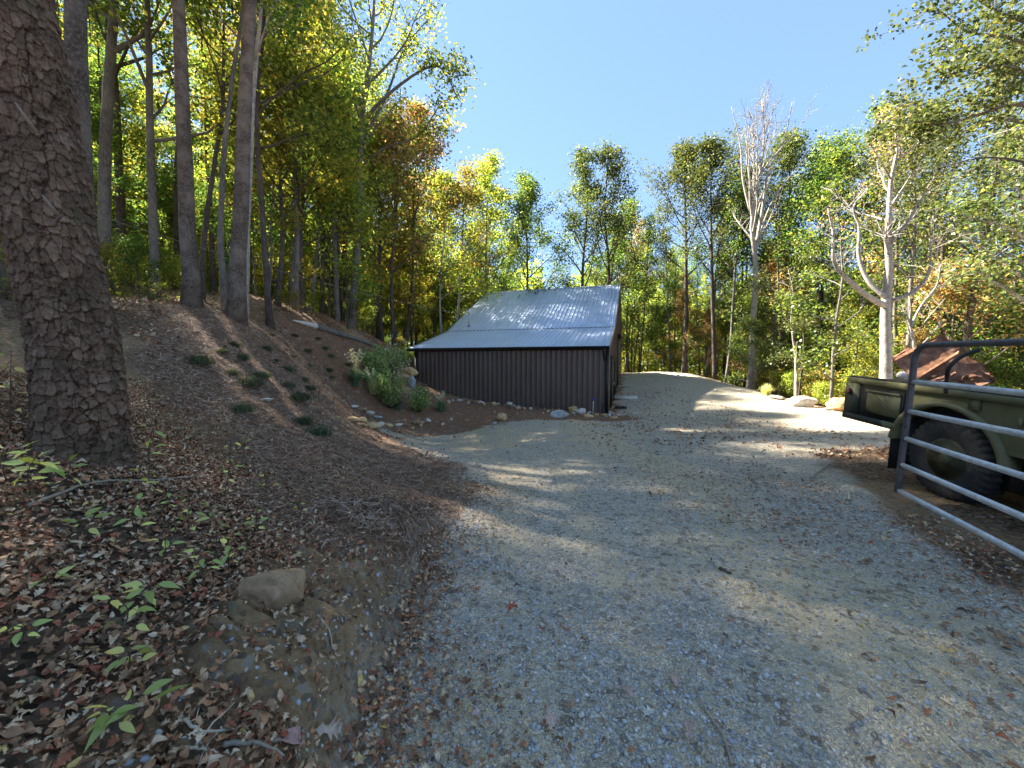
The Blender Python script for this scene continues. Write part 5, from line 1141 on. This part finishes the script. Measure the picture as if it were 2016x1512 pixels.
        mb = MB(); tube(mb, [[.02, 0, 0], [.0, 0, 0], [.0, 0, 0], [.07, 0, 0], [.10, 0, 0], [.2, 0, 0]], [.235, .24, .215, .19, .16, .16], 40)
        rim = pt(mb, "rim", MH, w_, True)
        mb = MB(); tube(mb, [[.09, 0, 0], [-.02, 0, 0], [-.04, 0, 0]], [.07, .06, .03], 20)
        for k in range(6): a = k*math.pi/3; tube(mb, [[.09, .115*math.cos(a), .115*math.sin(a)], [.055, .115*math.cos(a), .115*math.sin(a)]], .012, 6)
        pt(mb, "hub", MH, w_, True)
    wheel(.04); wheel(W-.25)
    mb = MB(); mb.box([.18, .66, .42], (.36, .018, .56)); pt(mb, "mud_flap", MK)
    mb = MB(); tube(mb, [[.1, .66, .68], [.1, .78, .70]], .02, 8); tube(mb, smooth_path([[.1, .80, .76], [.1, .83, .72], [.1, .80, .66]], 8), .022, 8); pt(mb, "tow_hook", plain("hook_rust", (.30, .2, .15), .7), smooth=True)
    mb = MB(); tube(mb, [[.1, 0, HZ], [W, 0, HZ]], .05, 10); mb.box([.45, -.6, .62], (.08, 3.6, .12)); mb.box([1.3, -.6, .62], (.08, 3.6, .12)); mb.box([.875, -3.0, .55], (.1, 1.6, .1)); pt(mb, "chassis", MK)
    # ---- scrap in the bed
    sm_ = rock_mat("rust_sheet", (.05, .024, .015), (.19, .09, .048), (.36, .20, .115))
    D = 4.95
    sr = empty("rusty_scrap_sheet", P(1850, 745, D), "crumpled rust-brown steel sheet sticking up from the trailer bed", "scrap metal"); L0 = np.array(sr.location)
    def sheet(nm, quad, th_=.01, wob=.015, seed=0, n=16, par=None):
        a, b, c_, d_ = [P(*z)-L0 for z in quad]; u = np.linspace(0, 1, n); U, Vv = np.meshgrid(u, u); X = ((1-U)*(1-Vv))[..., None]*a + (U*(1-Vv))[..., None]*b + (U*Vv)[..., None]*c_ + ((1-U)*Vv)[..., None]*d_
        nn = np.cross(b-a, d_-a); nn /= np.linalg.norm(nn); X = X + nn*(fbm(U*2+seed, Vv*2, seed, 3)*wob)[..., None]
        mb = MB(); X2 = X + nn*th_; vv = np.concatenate([X.reshape(-1, 3), X2.reshape(-1, 3)]); i = np.arange(n-1)[:, None]*n; j = np.arange(n-1)[None]; q = np.stack([i+j, i+j+1, i+n+j+1, i+n+j], -1).reshape(-1, 4); N = n*n
        e_ = list(range(n)) + [n*k+n-1 for k in range(1, n)] + [n*(n-1)+k for k in range(n-2, -1, -1)] + [n*k for k in range(n-2, 0, -1)]
        eq = [[e_[k], e_[(k+1) % len(e_)], e_[(k+1) % len(e_)]+N, e_[k]+N] for k in range(len(e_))]; mb.add(vv, np.concatenate([q, q[:, ::-1]+N, np.array(eq)])); o = mb.build(nm, sm_, smooth=False); o.parent = par or sr; return o
    sheet("upper_plate", [(1757, 707, 5.1), (1851, 660, 5.25), (1896, 692, 5.1), (1795, 742, 4.9)], .008, .022, 1)
    sheet("lower_plate", [(1808, 744, 4.9), (1893, 690, 5.0), (1960, 748, 4.9), (1905, 758, 4.8)], .008, .045, 2)
    sheet("rib", [(1792, 743, 4.85), (1888, 690, 4.95), (1886, 696, 4.9), (1800, 749, 4.8)], .02, .004, 3)
    sheet("flange", [(1756, 706, 5.1), (1850, 661, 5.25), (1850, 665, 5.2), (1758, 712, 5.05)], .02, .004, 4)
    sheet("folded_end", [(1930, 728, 4.85), (1950, 735, 4.8), (1963, 752, 4.75), (1925, 762, 4.8)], .012, .04, 5)
    sheet("curled_plate", [(1756, 703, 5.3), (1785, 684, 5.5), (1798, 686, 5.4), (1765, 706, 5.25)], .008, .02, 6)
    sheet("underside", [(1757, 713, 5.15), (1800, 742, 5.0), (1890, 752, 5.0), (1800, 700, 5.3)], .008, .03, 7)
    sheet("bent_strip", [(1832, 748, 4.75), (1880, 728, 4.8), (1884, 736, 4.75), (1842, 756, 4.7)], .012, .03, 8)
    sheet("torn_flap", [(1895, 742, 4.7), (1925, 728, 4.75), (1948, 752, 4.7), (1915, 764, 4.65)], .01, .06, 9)
    mb = MB(); pts = smooth_path([P(1862, 775, 4.2), P(1864, 748, 4.2), P(1870, 722, 4.15), (P(1893, 702, 4.1)), P(1930, 688, 4.0)], 24); loc = pts[0].copy(); tube(mb, pts-loc, .019, 10)
    o = mb.build("bent_pipe", plain("pipe_black", (.02, .02, .02), .5), smooth=True); o.location = Vector(loc); tag(o, "black bent pipe rising from the trailer bed before the rusty sheet", "pipe")
    rock(0, 0, 0, 0, 'pale', "white sack-like lump beside the rusty sheet in the trailer", 990, loc=P(1776, 742, 4.9), size=(.06, .05), name="white_sack", cat="sack")
trailer()
# thin hanging weeds below the trailer tail
rg = np.random.default_rng(5)
for k, px in enumerate((1671, 1678)):
    p = hit(px, 905); r = MB()
    for q in range(3): tube(r, limb_pts(rg, np.array([.05*q, 0, 0]), np.array([rg.normal(0, .03), 0, 1]), .62, 6, .1, .03), .0018, 4, False)
    o = r.build("weed_stalk", TWP); o.location = Vector(p); tag(o, ["thin dry weed stalks under the trailer's tail, nearer the light", "thin dry weed stalks under the trailer's tail, nearer the wheel"][k], "weed")
